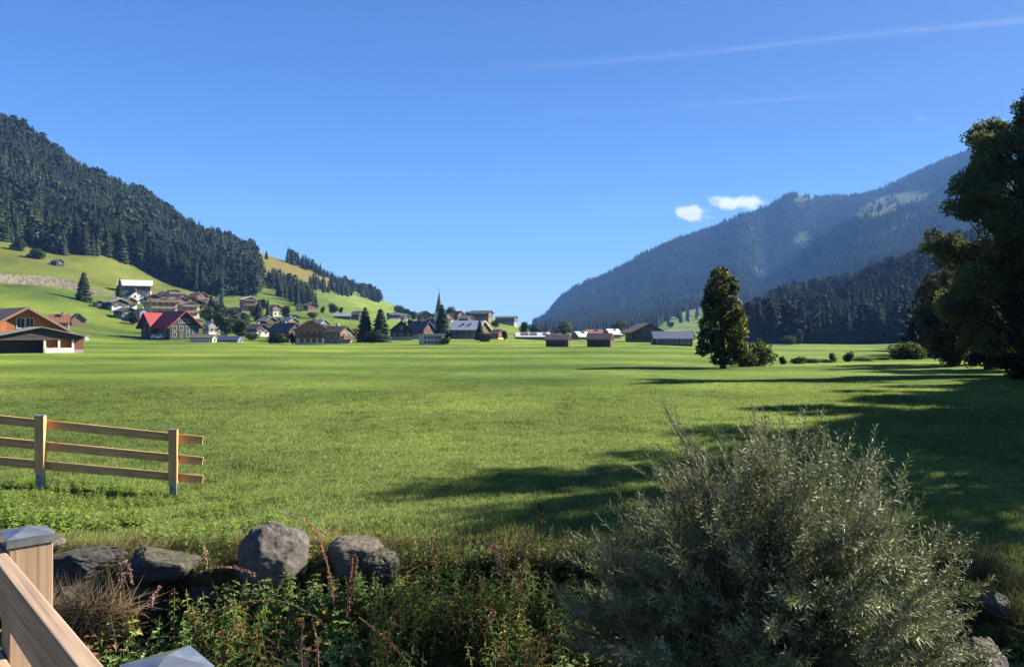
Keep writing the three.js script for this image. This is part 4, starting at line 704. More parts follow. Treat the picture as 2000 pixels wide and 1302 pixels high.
{ // the orange barn at the left edge with its front canopy
  const s = spot(56, 689, 118), k = s.d / FOC, t = thing('barn', 'orange timber barn with grey roof and a dark open canopy at the left edge', 'barn', [s.x, s.y, s.z], 50 * Math.PI / 180);
  const W = 138 * k, L = 170 * k, hE = 45 * k, rise = 42 * k, z0 = -L / 2 - 2;
  const at = (g) => g.translate(0, 0, z0);
  part('wall', at(gableWall(W, L, -3, hE, rise)), M.orange, t);
  const boards = new MB(true), rnd = rngOf(501);
  for (let i = 0; i < 30; i++) { const x = (i + 0.5 - 15) * W / 30, top = hE + rise * (1 - Math.abs(x) / (W / 2)) - 0.25, h = top - 2.6; const c = 0.75 + 0.5 * rnd(); boards.col = [0.31 * c, 0.105 * c, 0.026 * c]; if (h > 0.3) boards.box(W / 30 - 0.03, h, 0.05, x, 2.6 + h / 2, z0 + L / 2 + 0.03); }
  part('board_cladding', boards.done(), rough(C(1, 1, 1), VC), t, 'stuff');
  const rf = part('roof', at(gableRoof(W, L, hE, rise, 1.5, 0.3)), M.rPink, t);
  const bb = new MB(), sl = Math.atan2(rise, W / 2); for (const q of [-1, 1]) { const ln = (W / 2 + 1.5) / Math.cos(sl); bb.geo(boxM(ln, 0.35, 0.08), new THREE.Matrix4().makeRotationZ(-q * sl).setPosition(q * (W / 4 + 0.75), hE + rise - (W / 4 + 0.75) * Math.tan(sl) + 0.12, z0 + L / 2 + 1.56)); }
  part('bargeboard', bb.done(), M.tan, rf);
  for (const x of [-0.75, 0.75]) addWindow(t, x * 0.9, hE + rise * 0.32, z0 + L / 2 + 0.06, 0, 1.3, 1.9, M.frameW);
  addWindow(t, W * 0.38, hE * 0.95, z0 + L / 2 + 0.06, 0, 0.9, 0.9, M.cream);
  // canopy: a shallow ridge roof of corrugated sheets on white posts
  const cz = z0 + L / 2 + 3.2, cw = W * 1.08, cg = gableRoof(cw, 5.6, hE * 0.72, 1.5, 0.5, 0.14).translate(W * 0.04, 0, cz);
  const cr = part('canopy_roof', cg, M.rGrey, t);
  part('canopy_gable', gableWall(cw, 0.12, hE * 0.62, hE * 0.72, 1.45).translate(W * 0.04, 0, cz + 2.5), M.black, t);
  part('canopy_beam', boxM(cw, 0.25, 0.2).translate(W * 0.04, hE * 0.6, cz + 2.5), M.darkWood, t);
  for (const x of [0.1, 0.28, 0.46]) { const p = part('pillar', boxM(0.34, hE * 0.6 + 1, 0.34).translate(0, (hE * 0.6 - 1) / 2, 0), M.white, t); p.position.set(W * x, 0, cz + 2.3); }
  const lw = part('parapet', boxM(W * 0.36, 0.85 + 2, 0.35).translate(0, (0.85 - 2) / 2, 0), M.white, t); lw.position.set(W * 0.28, 0, cz + 2.34);
  for (const x of [0.19, 0.37]) { const p = part('stall_board', boxM(W * 0.15, hE * 0.48, 0.08), M.orange, t); p.position.set(W * x, hE * 0.42, cz + 1.7); }
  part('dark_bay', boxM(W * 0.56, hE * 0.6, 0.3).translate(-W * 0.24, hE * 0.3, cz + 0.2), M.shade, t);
  part('side_shed', boxM(W * 0.16, hE * 0.5, 4).translate(W * 0.53, hE * 0.38, cz), M.redWood, t); part('side_shed_base', boxM(W * 0.158, 1.2 + 2, 3.98).translate(W * 0.53, (1.0 - 2) / 2, cz), M.greyWall, t);
}
{ // church
  const p = atDepth(858, 360), k = 360 / FOC, t = thing('church', 'church with a slender pointed grey spire in the village', 'church', [p[0], p[1], p[2]], 0.5), gy = p[1], top = EYE + (651 - 568) * k - gy, w = 3.4;
  part('tower', boxM(w, top * 0.52 + 2, w).translate(0, top * 0.26 - 1, 0), M.white, t);
  part('spire', new THREE.ConeGeometry(w * 0.66, top * 0.5, 8).translate(0, top * 0.52 + top * 0.25, 0), rough(C(0.10, 0.12, 0.12)), t);
  for (const a of [0, 1]) addWindow(t, a * (w / 2 + 0.005), top * 0.44, a ? 0 : w / 2 + 0.005, a * Math.PI / 2, 1.1, 1.9, M.frameD);
  part('nave', gableWall(8, 14, -2, 4, 3.4).translate(0, 0, -w / 2 - 7), M.white, t); part('nave_roof', gableRoof(8, 14, 4, 3.4, 0.5).translate(0, 0, -w / 2 - 7), M.rDark, t);
  part('cross', new MB().box(0.14, 1.6, 0.14, 0, top * 1.02 + 0.6, 0).box(0.8, 0.14, 0.14, 0, top * 1.02 + 0.9, 0).done(), M.zinc, t);
}
{ // stone retaining wall across the left slope
  const rnd = rngOf(520), pts = []; for (let px = -260; px <= 226; px += 4) { const py = px < 0 ? 552 - px * -0.06 : lerp(552, 580, px / 220) + 4 * Math.sin(px * 0.02); pts.push([px, py]); }
  const dA = spot(0, 553, 220).d, dB = spot(215, 579, 220).d; for (const p of pts) { const d = lerp(dA, dB, p[0] / 215), [x, y, z] = atDepth(p[0], d); p[1] = { x, y, z }; }
  const b = new MB(true);
  for (let i = 0; i < pts.length - 1; i++) for (let r = 0; r < 5; r++) {
    const [px, a] = pts[i], h0 = Math.max(0.25, 3.7 * (1 - sstep(px, 120, 230)) + 0.6) / 5, c = 0.7 + 0.6 * rnd(); b.col = [0.24 * c, 0.20 * c, 0.145 * c];
    const L = Math.hypot(pts[i + 1][1].x - a.x, pts[i + 1][1].z - a.z), yaw = Math.atan2(-(pts[i + 1][1].z - a.z), pts[i + 1][1].x - a.x);
    b.box(L * 1.02, h0 + (r ? 0 : 1.5), 1.2 + 0.25 * rnd(), (a.x + pts[i + 1][1].x) / 2, a.y + h0 * (r + 0.5) - (r ? 0 : 0.75), (a.z + pts[i + 1][1].z) / 2 - r * 0.25, yaw);
  }
  const w = lit(new THREE.Mesh(b.done(), rough(C(1, 1, 1), VC))); w.name = 'stone_wall'; tag(w, 'long pale brown stone retaining wall crossing the left slope', 'wall'); scene.add(w);
}
{ // pale sheet standing up behind the hedge clump
  const p = atDepth(1776, 150), t = thing('sunshade', 'pale tilted sunshade rising behind the hedge clump', 'sunshade', [p[0], p[1], p[2]]), y = EYE - (677 - 651) / FOC * 150 - p[1];
  part('pole', new THREE.CylinderGeometry(0.05, 0.06, y + 0.4, 8).translate(0, y / 2, 0), M.zinc, t);
  const b = new MB(); b.quad([-1.5, y + 0.65, 0.3], [-0.6, y - 0.25, 0.7], [0.25, y - 0.4, 0.2], [-0.1, y + 0.15, -0.6]); b.quad([0.15, y - 0.4, 0.4], [0.7, y - 0.3, 0.3], [1.7, y + 0.3, 0], [0.4, y - 0.12, -0.3]);
  part('canopy', b.done(), new THREE.MeshPhysicalMaterial({ color: C(0.75, 0.76, 0.8), roughness: 0.8, transmission: 0.4, side: THREE.DoubleSide }), t);
}
// parked cars before the red roofed farmhouse
function car(px, py, label, paint) {
  const s = spot(px, py, 195), t = thing('parked_car', label, 'car', [s.x, s.y, s.z], 0.15);
  const sh = new THREE.Shape(); [[-2.1, 0.3], [2.1, 0.3], [2.15, 0.75], [1.2, 0.9], [0.6, 1.4], [-1.4, 1.45], [-2.1, 0.95]].forEach(([x, y], i) => i ? sh.lineTo(x, y) : sh.moveTo(x, y));
  part('body', new THREE.ExtrudeGeometry(sh, { depth: 1.6, bevelEnabled: true, bevelSize: 0.06, bevelThickness: 0.06, bevelSegments: 2 }).translate(0, 0, -0.8), rough(paint, { roughness: 0.35 }), t);
  const g = new THREE.Shape(); [[-1.3, 0.98], [0.95, 0.96], [0.52, 1.33], [-1.25, 1.37]].forEach(([x, y], i) => i ? g.lineTo(x, y) : g.moveTo(x, y));
  part('side_window', new THREE.ExtrudeGeometry(g, { depth: 0.03, bevelEnabled: false }).translate(0, 0, 0.85), M.pane, t);
  for (const x of [-1.3, 1.3]) for (const z of [-0.8, 0.8]) part('wheel', new THREE.CylinderGeometry(0.33, 0.33, 0.22, 14).rotateX(Math.PI / 2).translate(x, 0.33, z), M.black, t);
}
car(310, 662, 'white car parked left before the red roofed farmhouse', C(0.7, 0.7, 0.72)); car(325, 662.5, 'white car parked in the middle before the red roofed farmhouse', C(0.72, 0.72, 0.7)); car(341, 662.5, 'grey beige car parked right before the red roofed farmhouse', C(0.42, 0.4, 0.36));

// ---------------------------------------------------------------- the meadow fence
{
  const A = new THREE.Vector3(-7.98, 0, -12.5), B = new THREE.Vector3(-5.96, 0, -13.0), dir = B.clone().sub(A).normalize(), yaw = Math.atan2(-dir.z, dir.x);
  const t = thing('wooden_fence', 'short new wooden fence of three rails on steel footed posts', 'fence', [A.x, 0, A.z], yaw), sp = A.distanceTo(B);
  const yAt = (u) => 1.40 - 0.30 * u / sp;
  const grain = (g) => { const U = g.attributes.uv; for (let i = 0; i < U.count; i++) U.setXY(i, U.getX(i) * 1.6, U.getY(i) * 0.5); return g; };
  for (const u of [-sp * 1.45, 0, sp]) {
    const top = yAt(u) + 0.005, bot = top - 0.94, p = part('post', grain(boxUV(0.14, 0.94, 0.14, 'y')).translate(u, (top + bot) / 2, 0.0), M.fence, t);
    part('steel_foot', boxM(0.115, 0.75, 0.115).translate(u, bot - 0.37, 0), M.zinc, p);
    part('cap', new RoundedBoxGeometry(0.15, 0.015, 0.15, 1, 0.004).translate(u, top + 0.0075, 0), M.zinc, p);
  }
  for (const [i, off] of [[0, 0.14], [1, 0.51], [2, 0.84]]) {
    const x0 = -sp * 1.75, x1 = sp + 0.5, g = boxUV(Math.hypot(x1 - x0, 0.3), 0.145, 0.042, 'x');
    const r = part('rail', grain(g), M.fence, t); r.position.set((x0 + x1) / 2, yAt((x0 + x1) / 2) - off, -0.095); r.rotation.z = Math.atan2(-0.30, sp);
  }
}
function boxUV(w, h, l, long) {                              // rounded box whose grain (v) runs along one axis, uv in metres
  const g = new RoundedBoxGeometry(w, h, l, 2, 0.006), P = g.attributes.position, N = g.attributes.normal, U = g.attributes.uv;
  for (let i = 0; i < P.count; i++) {
    const q = { x: P.getX(i), y: P.getY(i), z: P.getZ(i) }, n = { x: Math.abs(N.getX(i)), y: Math.abs(N.getY(i)), z: Math.abs(N.getZ(i)) };
    const cross = ['x', 'y', 'z'].filter((a) => a !== long), across = n[cross[0]] > n[cross[1]] ? cross[1] : cross[0];
    U.setXY(i, q[across] + 0.37 * (n[cross[0]] > n[cross[1]] ? 1 : 0), q[long] + w * 0.7);
  }
  return g;
}
{ // the bridge railing at the lower left
  const A = [-1.573, -2.318], dir = [0.685, 0.729], yaw = Math.atan2(-dir[1], dir[0]);
  const t = thing('bridge_railing', 'weathered timber bridge railing with zinc post caps at the lower left', 'railing', [A[0], 0, A[1]], yaw);      // local x along the rail, z: + towards the viewer side
  const top = EYE - 0.70, gr = (g, k = 1) => { const U = g.attributes.uv; for (let i = 0; i < U.count; i++) U.setXY(i, U.getX(i) * 2 + k * 0.21, U.getY(i) * 0.5 + k * 0.3); return g; };
  for (const [i, y] of [[0, top], [1, top - 0.34], [2, top - 0.68]]) part('rail', gr(boxUV(5.2, 0.15, 0.045, 'x'), i), M.railWood, t).position.set(0.1, y - 0.075, 0.0225);
  for (const [i, u] of [[0, -1.46], [1, -0.1225], [2, 1.225]]) {
    const p = part('post', gr(boxUV(0.125, 1.55, 0.125, 'y'), i + 3), M.railWood, t); p.position.set(u, top + 0.01 - 0.775, -0.0655);
    const b = new MB(), s = 0.068, h = 0.028, e = 0.021, V = [[-s, 0, -s], [s, 0, -s], [s, 0, s], [-s, 0, s]];
    for (let k = 0; k < 4; k++) { const a = V[k], c = V[(k + 1) % 4]; b.quad([c[0], -h, c[2]], [a[0], -h, a[2]], [a[0], 0, a[2]], [c[0], 0, c[2]], null, [[k * 0.3, 0], [k * 0.3 + 0.14, 0], [k * 0.3 + 0.14, 0.03], [k * 0.3, 0.03]]); b.tri(c, a, [0, e, 0], null, null, null, [k * 0.3, 0.1], [k * 0.3 + 0.14, 0.1], [k * 0.3 + 0.07, 0.2]); }
    part('post_cap', b.done(), M.zincCap, p).position.set(0, 0.775 + 0.03, 0);
  }
  const deck = thing('bridge_deck', 'timber plank deck of the bridge under the railing', 'bridge', [A[0], 0, A[1]], yaw);
  for (let i = 0; i < 26; i++) part('plank', boxUV(0.19, 0.06, 2.6, 'z'), M.railWood, deck).position.set(-2.4 + i * 0.2, EYE - 1.68, 1.14);
  for (const z of [0.1, 2.1]) part('beam', boxM(5.4, 0.35, 0.2), M.darkWood, deck).position.set(0.1, EYE - 1.9, z);
}

// ---------------------------------------------------------------- boulders of the bank
function boulder(px, py, d, w, h, dep, label, seed, o = {}) {
  const rnd = rngOf(seed), g = new THREE.IcosahedronGeometry(1, 22), P = g.attributes.position, col = new Float32Array(P.count * 3), v = new THREE.Vector3();
  const cuts = Array.from({ length: o.cuts ?? 13 }, () => [new THREE.Vector3(rnd() - 0.5, (rnd() - 0.5) * 0.9, rnd() - 0.5).normalize(), 0.5 + 0.3 * rnd()]); if (o.flat) cuts.push([new THREE.Vector3(0.05, 1, 0.1).normalize(), 0.42]);
  for (let i = 0; i < P.count; i++) {
    v.fromBufferAttribute(P, i); const q = v.clone(); if (o.box) { const e = o.box, m = Math.pow(Math.abs(v.x) ** e + Math.abs(v.y) ** e + Math.abs(v.z) ** e, 1 / e); v.divideScalar(m); } for (const [n, c] of cuts) { const k = v.dot(n); if (!o.box && k > c) v.addScaledVector(n, (c - k) * 0.97); }
    if (o.box) for (const [n, c] of cuts.slice(0, o.facets ?? 8)) { const k = v.dot(n), lim = c + (o.fine ? 0.14 : 0.22); if (k > lim) v.addScaledVector(n, (lim - k) * 0.95); }
    v.multiplyScalar(1 + 0.16 * fbm3(q.x * 1.6 + seed, q.y * 1.6, q.z * 1.6, 3) + (o.fine ? 0.045 : 0.09) * fbm3(q.x * 6, q.y * 9 + seed, q.z * 6, 4));
    const st = 0.5 + fbm3(q.x * 3 + q.y * 4 + seed, q.y * 14, q.z * 3, 4), f = fbm3(q.x * 20, q.y * 20, q.z * 20 + seed, 3), k = 0.7 + 0.6 * st + 0.9 * f, moss = clamp((q.y - 0.35) * 2 + 2.2 * fbm3(q.x * 3 + 9, q.y * 3, q.z * 3 + seed, 3)) * (o.moss ?? 0.35);
    const B = (o.col ?? [0.20, 0.185, 0.17]).map((v) => v * 0.8);
    col[3 * i] = lerp(B[0] * k, 0.16, moss); col[3 * i + 1] = lerp(B[1] * k, 0.145, moss); col[3 * i + 2] = lerp(B[2] * k, 0.05, moss);
    P.setXYZ(i, v.x * w / 2, v.y * h / 2, v.z * dep / 2);
  }
  g.setAttribute('color', new THREE.BufferAttribute(col, 3)); 
  // share normals across the facets of the icosphere
  const map = new Map(), key = (i) => `${P.getX(i).toFixed(4)},${P.getY(i).toFixed(4)},${P.getZ(i).toFixed(4)}`; g.computeVertexNormals(); const N = g.attributes.normal;
  for (let i = 0; i < P.count; i++) { const k = key(i), a = map.get(k) ?? map.set(k, [0, 0, 0]).get(k); a[0] += N.getX(i); a[1] += N.getY(i); a[2] += N.getZ(i); }
  for (let i = 0; i < P.count; i++) { const a = map.get(key(i)), l = Math.hypot(...a) || 1; N.setXYZ(i, a[0] / l, a[1] / l, a[2] / l); }
  const m = lit(new THREE.Mesh(g, M.stone)); m.name = numbered('boulder'); m.position.set((px - 1000) / FOC * d, EYE - (py - 651) / FOC * d, -d); m.rotation.set(o.rx ?? 0, o.ry ?? rnd() * 6, o.rz ?? 0); tag(m, label, 'boulder'); scene.add(m);
}
boulder(46, 1058, 9.2, 0.86, 0.36, 0.55, 'pale topped boulder behind the capped railing post', 601, { moss: 0.05, col: [0.13, 0.115, 0.10], ry: 0.3, box: 4 });
boulder(166, 1098, 9.1, 0.9, 0.36, 0.5, 'dark flat slab right of the railing post, split by a pale vein', 602, { box: 6, col: [0.06, 0.055, 0.05], ry: 0.12, rz: 0.06, moss: 0.12 });
boulder(312, 1108, 8.95, 0.84, 0.33, 0.5, 'dark overhanging slab with straw coloured grass on its top', 603, { box: 7, col: [0.045, 0.042, 0.038], ry: -0.08, rz: -0.13, moss: 0.35 });
boulder(175, 1160, 9.0, 0.8, 0.44, 0.7, 'shaded block under the split slab', 604, { box: 4, col: [0.05, 0.047, 0.043], ry: 0.25 });
boulder(285, 1172, 8.95, 0.5, 0.42, 0.6, 'rough grey stone below the overhanging slab', 605, { box: 4, col: [0.07, 0.066, 0.06], ry: 0.4 });
boulder(400, 1168, 9.0, 0.5, 0.42, 0.6, 'dark stone in the hollow right of the overhanging slab', 606, { box: 3.4, col: [0.035, 0.033, 0.033], ry: 0.7 });
boulder(537, 1094, 9.1, 0.84, 0.92, 0.8, 'big rounded grey boulder in the middle of the bank', 607, { col: [0.125, 0.106, 0.092], ry: 0.35, rz: 0.1, moss: 0.04, box: 2.3, fine: 1, facets: 7 });
boulder(696, 1092, 9.3, 0.74, 0.54, 0.7, 'lighter boulder with streaked top right of the big grey one', 608, { col: [0.13, 0.112, 0.09], ry: 0.5, rz: -0.12, moss: 0.14, box: 2.8, fine: 1, facets: 7 });
boulder(738, 1106, 9.1, 0.5, 0.4, 0.5, 'dark stone under the streaked boulder', 609, { col: [0.04, 0.038, 0.035], ry: 0.4, box: 3, facets: 6 });
boulder(100, 1225, 8.9, 0.7, 0.5, 0.6, 'low block behind the railing in the dry grass', 610, { box: 4, col: [0.06, 0.054, 0.049], ry: 0.5 });
boulder(1945, 1180, 7.6, 0.3, 0.26, 0.3, 'small dark stone in the grass of the right bank', 611, { col: [0.08, 0.074, 0.07], ry: 1.1 });
boulder(1905, 1290, 7.0, 0.6, 0.5, 0.5, 'reddish grey stone at the lower right corner', 612, { col: [0.12, 0.095, 0.085], ry: 0.2 });

// ---------------------------------------------------------------- grass and weeds
function tuftGeo(seed, n, spread, h, w, bend) {
  const rnd = rngOf(seed), b = new MB();
  for (let i = 0; i < n; i++) {
    const a = rnd() * 6.28, q = Math.sqrt(rnd()) * spread, x = Math.cos(a) * q, z = Math.sin(a) * q, t = rnd() * 6.28, l = h * (0.55 + 0.7 * rnd()), bd = bend * (0.3 + rnd()), c = Math.cos(t), s = Math.sin(t), ww = w * (0.7 + 0.6 * rnd());
    const p = (u, v) => { const o = bd * l * u * u; return [x + c * o - s * v * ww, l * u * (1 - 0.25 * bd * u), z + s * o + c * v * ww]; };
    b.quad(p(0, -1), p(0, 1), p(0.55, 0.75), p(0.55, -0.75), [c * 0.25 , 0.95, s * 0.25]); b.tri(p(0.55, -0.75), p(0.55, 0.75), p(1, 0), [c * 0.35, 0.9, s * 0.35]);
  }
  return b.done();
}
{
  const geos = [tuftGeo(701, 11, 0.075, 0.05, 0.0038, 1.0), tuftGeo(702, 11, 0.08, 0.045, 0.0042, 1.3), tuftGeo(703, 9, 0.085, 0.06, 0.0045, 0.9)], lists = [[], [], []], rnd = rngOf(704);
  for (let i = 0; i < 260000; i++) {
    const d = 7.2 * Math.exp(rnd() * Math.log(48 / 7.2)), px = lerp(-120, 2120, rnd()), x = (px - 1000) / FOC * d, z = -d, c = cutIn(x, z); if (c > 0.12) continue;
    const sc = Math.pow(Math.max(d, 10) / 10, 0.5) * (0.7 + 0.6 * rnd()) * (1 - 0.6 * sstep(d, 28, 48)), big = fbm2(x * 0.02, z * 0.02, 3, 31), mid = fbm2(x * 0.12, z * 0.12, 3, 32), k = (0.6 + 0.75 * rnd()) * (1 + 0.7 * big + 0.75 * mid), yel = clamp(0.4 + 1.3 * big + 0.8 * mid) + (rnd() < 0.08 ? 0.8 : 0), e = sstep(c, -1.3, 0.1) * (rnd() < 0.6 ? 1 : 0.2);
    const cl = sstep(n2(x * 1.1, z * 1.1, 91), 0.22, 0.45), clump = 1 - 0.12 * cl, tall = (1 + 1.2 * sstep(c, -2.4, -0.4) * rnd()) * (1 + 0.4 * cl);
    lists[i % 3].push([M4(x, ground(x, z) - 0.01, z, 0, rnd() * 6.3, 0, sc, sc * tall, sc), C(((0.196 + 0.06 * yel) * k + e * 0.12) * clump, ((0.29 + 0.015 * yel) * k + e * 0.02) * clump, (0.07 * k + e * 0.03) * clump)]);
  }
  const g = new THREE.Group(); g.name = 'meadow_grass'; scene.add(g); tag(g, 'short green grass of the mown meadow', 'grass', null, 'stuff');
  lists.forEach((l, i) => instanced('grass_tufts', geos[i], M.blade, l, g));
}
function weedGeo(seed, h, pairs, len, wid, lean = 0.15) {      // upright herb with leaves in pairs
  const rnd = rngOf(seed), b = new MB(), lx = (rnd() - 0.5) * lean * h, lz = (rnd() - 0.5) * lean * h;
  const at = (u) => [lx * u * u, h * u, lz * u * u];
  b.tube([at(0), at(0.5), at(1)], [0.006, 0.0045, 0.002], 4);
  for (let i = 0; i < pairs; i++) {
    const u = 0.15 + 0.85 * i / pairs, o = at(u), l = len * (1 - 0.55 * u) * (0.75 + 0.5 * rnd());
    for (let k = 0; k < 2; k++) {
      const a = i * 1.57 + k * Math.PI + (rnd() - 0.5), e = 0.35 - 0.5 * rnd(), w = l * wid, D = [Math.cos(a) * Math.cos(e), Math.sin(e), Math.sin(a) * Math.cos(e)], S = [-Math.sin(a), 0, Math.cos(a)];
      const q = (f, v, dy = 0) => [o[0] + D[0] * l * f + S[0] * w * v, o[1] + D[1] * l * f + dy, o[2] + D[2] * l * f + S[2] * w * v];
      b.tri(q(0, 0), q(0.4, -1, 0.01), q(0.5, 0, -0.004)); b.tri(q(0, 0), q(0.5, 0, -0.004), q(0.4, 1, 0.01)); b.tri(q(0.4, -1, 0.01), q(1, 0, -l * 0.25), q(0.5, 0, -0.004)); b.tri(q(0.5, 0, -0.004), q(1, 0, -l * 0.25), q(0.4, 1, 0.01));
    }
  }
  return b.done();
}
const WEED = [weedGeo(801, 0.55, 8, 0.13, 0.30), weedGeo(802, 0.45, 6, 0.15, 0.36), weedGeo(803, 0.7, 14, 0.12, 0.14), weedGeo(804, 0.4, 5, 0.17, 0.24, 0.5)];
const LONG = [tuftGeo(811, 22, 0.06, 0.5, 0.0045, 0.9), tuftGeo(812, 18, 0.08, 0.4, 0.005, 1.2)];
{
  const lists = WEED.map(() => []), gl = LONG.map(() => []), rnd = rngOf(820);
  // herbs along the top of the bank by the fence
  const herb = WEED.map(() => []);
  for (let i = 0; i < 2300; i++) {
    const d = lerp(9.3, 13.2, Math.pow(rnd(), 1.2)), px = lerp(-60, 560, rnd()), x = (px - 1000) / FOC * d, z = -d, c = cutIn(x, z); if (c > 0 || n2(x * 0.9, z * 0.9, 81) < -0.12 || c > -0.7 && rnd() < 0.6) continue;
    const s = (0.34 + 0.42 * rnd()) * (d > 11.3 ? 0.62 : 1), k = 0.7 + 0.7 * rnd(); herb[[0, 1, 3, 3][Math.floor(rnd() * 4)]].push([M4(x, ground(x, z) - 0.02, z, 0, rnd() * 6.3, 0, s * 1.15, s, s * 1.15), C(0.17 * k, 0.25 * k, 0.036 * k)]);
  }
  for (let i = 0; i < 900; i++) { const px = lerp(-40, 780, rnd()), d = lerp(8.75, 9.75, rnd()), x = (px - 1000) / FOC * d, z = -d, c = cutIn(x, z); if (c < -0.45 || c > 0.35) continue; const k = 0.7 + 0.7 * rnd(), s = 0.35 + 0.4 * rnd(); gl[i & 1].push([M4(x, Math.max(ground(x, z), -0.25) - 0.02, z, 0.5 * rnd(), (rnd() - 0.5) * 2, 0, s), rnd() < 0.7 ? C(0.21 * k, 0.15 * k, 0.065 * k) : C(0.13 * k, 0.18 * k, 0.036 * k)]); }
  for (let i = 0; i < 150; i++) { const px = lerp(95, 260, rnd()), d = lerp(8.3, 8.7, rnd()), x = (px - 1000) / FOC * d; gl[1].push([M4(x, EYE - (1190 + 60 * rnd() - 651) / FOC * d, -d, 0.7, (rnd() - 0.5) * 1.5, 0, 0.6 + 0.4 * rnd()), C(0.13, 0.095, 0.052)]); }
  const hg = new THREE.Group(); hg.name = 'bank_herbs'; scene.add(hg); tag(hg, 'bright green leafy herbs along the top of the bank by the fence', 'herbs', null, 'stuff'); herb.forEach((l, i) => l.length && instanced('herbs', WEED[i], M.leaf, l, hg));
  // the tangle on the bank
  for (let i = 0; i < 7200; i++) {
    const d = lerp(6.0, 9.4, Math.pow(rnd(), 0.7)), px = lerp(-60, 2060, rnd()), x = (px - 1000) / FOC * d, z = -d, c = cutIn(x, z); if (c < 0.02) continue;
    const left = px < 470, patch = n2(x * 0.8, z * 0.8, 82); if (left && d > 8.3 && rnd() < 0.93) continue; if (n2(x * 1.3, z * 1.3, 86) < -0.28) continue; if (px > 1560 && c < 1.2 && rnd() < 0.7) continue;
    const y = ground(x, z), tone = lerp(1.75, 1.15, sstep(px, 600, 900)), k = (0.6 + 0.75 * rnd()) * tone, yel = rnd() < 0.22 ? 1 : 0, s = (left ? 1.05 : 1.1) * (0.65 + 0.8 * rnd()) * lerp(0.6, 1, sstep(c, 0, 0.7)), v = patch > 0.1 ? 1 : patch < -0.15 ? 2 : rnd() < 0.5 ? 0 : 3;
    lists[v].push([M4(x, y - 0.05, z, (rnd() - 0.5) * 0.5, rnd() * 6.3, (rnd() - 0.5) * 0.5, s), rnd() < 0.14 ? C(0.16 * k, 0.085 * k, 0.04 * k) : C((0.095 + 0.085 * yel) * k, (0.14 + 0.035 * yel) * k, 0.034 * k)]);
  }
  for (let i = 0; i < 90; i++) { const px = lerp(430, 790, rnd()), d = lerp(8.35, 8.6, rnd()), k = 0.8 + 0.9 * rnd(), s = 0.5 + 0.4 * rnd(); lists[[0, 1, 3][i % 3]].push([M4((px - 1000) / FOC * d, EYE - (1175 + 40 * rnd() - 651) / FOC * d, -d, (rnd() - 0.5) * 0.6, rnd() * 6.3, (rnd() - 0.5) * 0.6, s), C(0.10 * k, 0.14 * k, 0.034 * k)]); }
  for (let i = 0; i < 1500; i++) { const d = lerp(7.8, 9.5, rnd()), px = lerp(740, 1300, rnd()), x = (px - 1000) / FOC * d, z = -d, c = cutIn(x, z); if (c < -0.05 || c > 1) continue; const k = 0.7 + 0.9 * rnd(), s = 0.42 + 0.45 * rnd(), w = rnd() < 0.3; lists[Math.floor(rnd() * 4)].push([M4(x, ground(x, z) - 0.04, z, (rnd() - 0.5) * 0.7, rnd() * 6.3, (rnd() - 0.5) * 0.7, s), w ? C(0.17 * k, 0.10 * k, 0.04 * k) : C(0.10 * k, 0.135 * k, 0.032 * k)]); }
  const wg = new THREE.Group(); wg.name = 'bank_weeds'; scene.add(wg); tag(wg, 'tangle of nettles, brambles and leafy weeds on the stream bank', 'weeds', null, 'stuff'); lists.forEach((l, i) => l.length && instanced('weeds', WEED[i], M.leaf, l, wg));
  // long and dry grass
  for (let i = 0; i < 2600; i++) {
    const right = rnd() < 0.45, d = right ? lerp(5.6, 9.2, rnd()) : lerp(8.0, 9.7, rnd()), px = right ? lerp(1650, 2080, rnd()) : lerp(-40, 1500, rnd()), x = (px - 1000) / FOC * d, z = -d, c = cutIn(x, z); if (c > 1.1 || c < -0.55) continue;
    if (!right && px > 700 && rnd() < 0.6) continue; const dry = rnd() < (right ? 0.45 : 0.5), k = 0.6 + 0.7 * rnd(), s = 0.45 + 0.5 * rnd();
    gl[i & 1].push([M4(x, ground(x, z) - 0.03, z, 0.25 * rnd(), rnd() * 6.3, 0, s), dry ? C(0.17 * k, 0.125 * k, 0.055 * k) : C(0.12 * k, 0.16 * k, 0.032 * k)]);
  }
  const gg = new THREE.Group(); gg.name = 'bank_grass'; scene.add(gg); tag(gg, 'long dry and green grass hanging over the bank edge', 'grass', null, 'stuff'); gl.forEach((l, i) => instanced('long_grass', LONG[i], M.dry, l, gg));
}
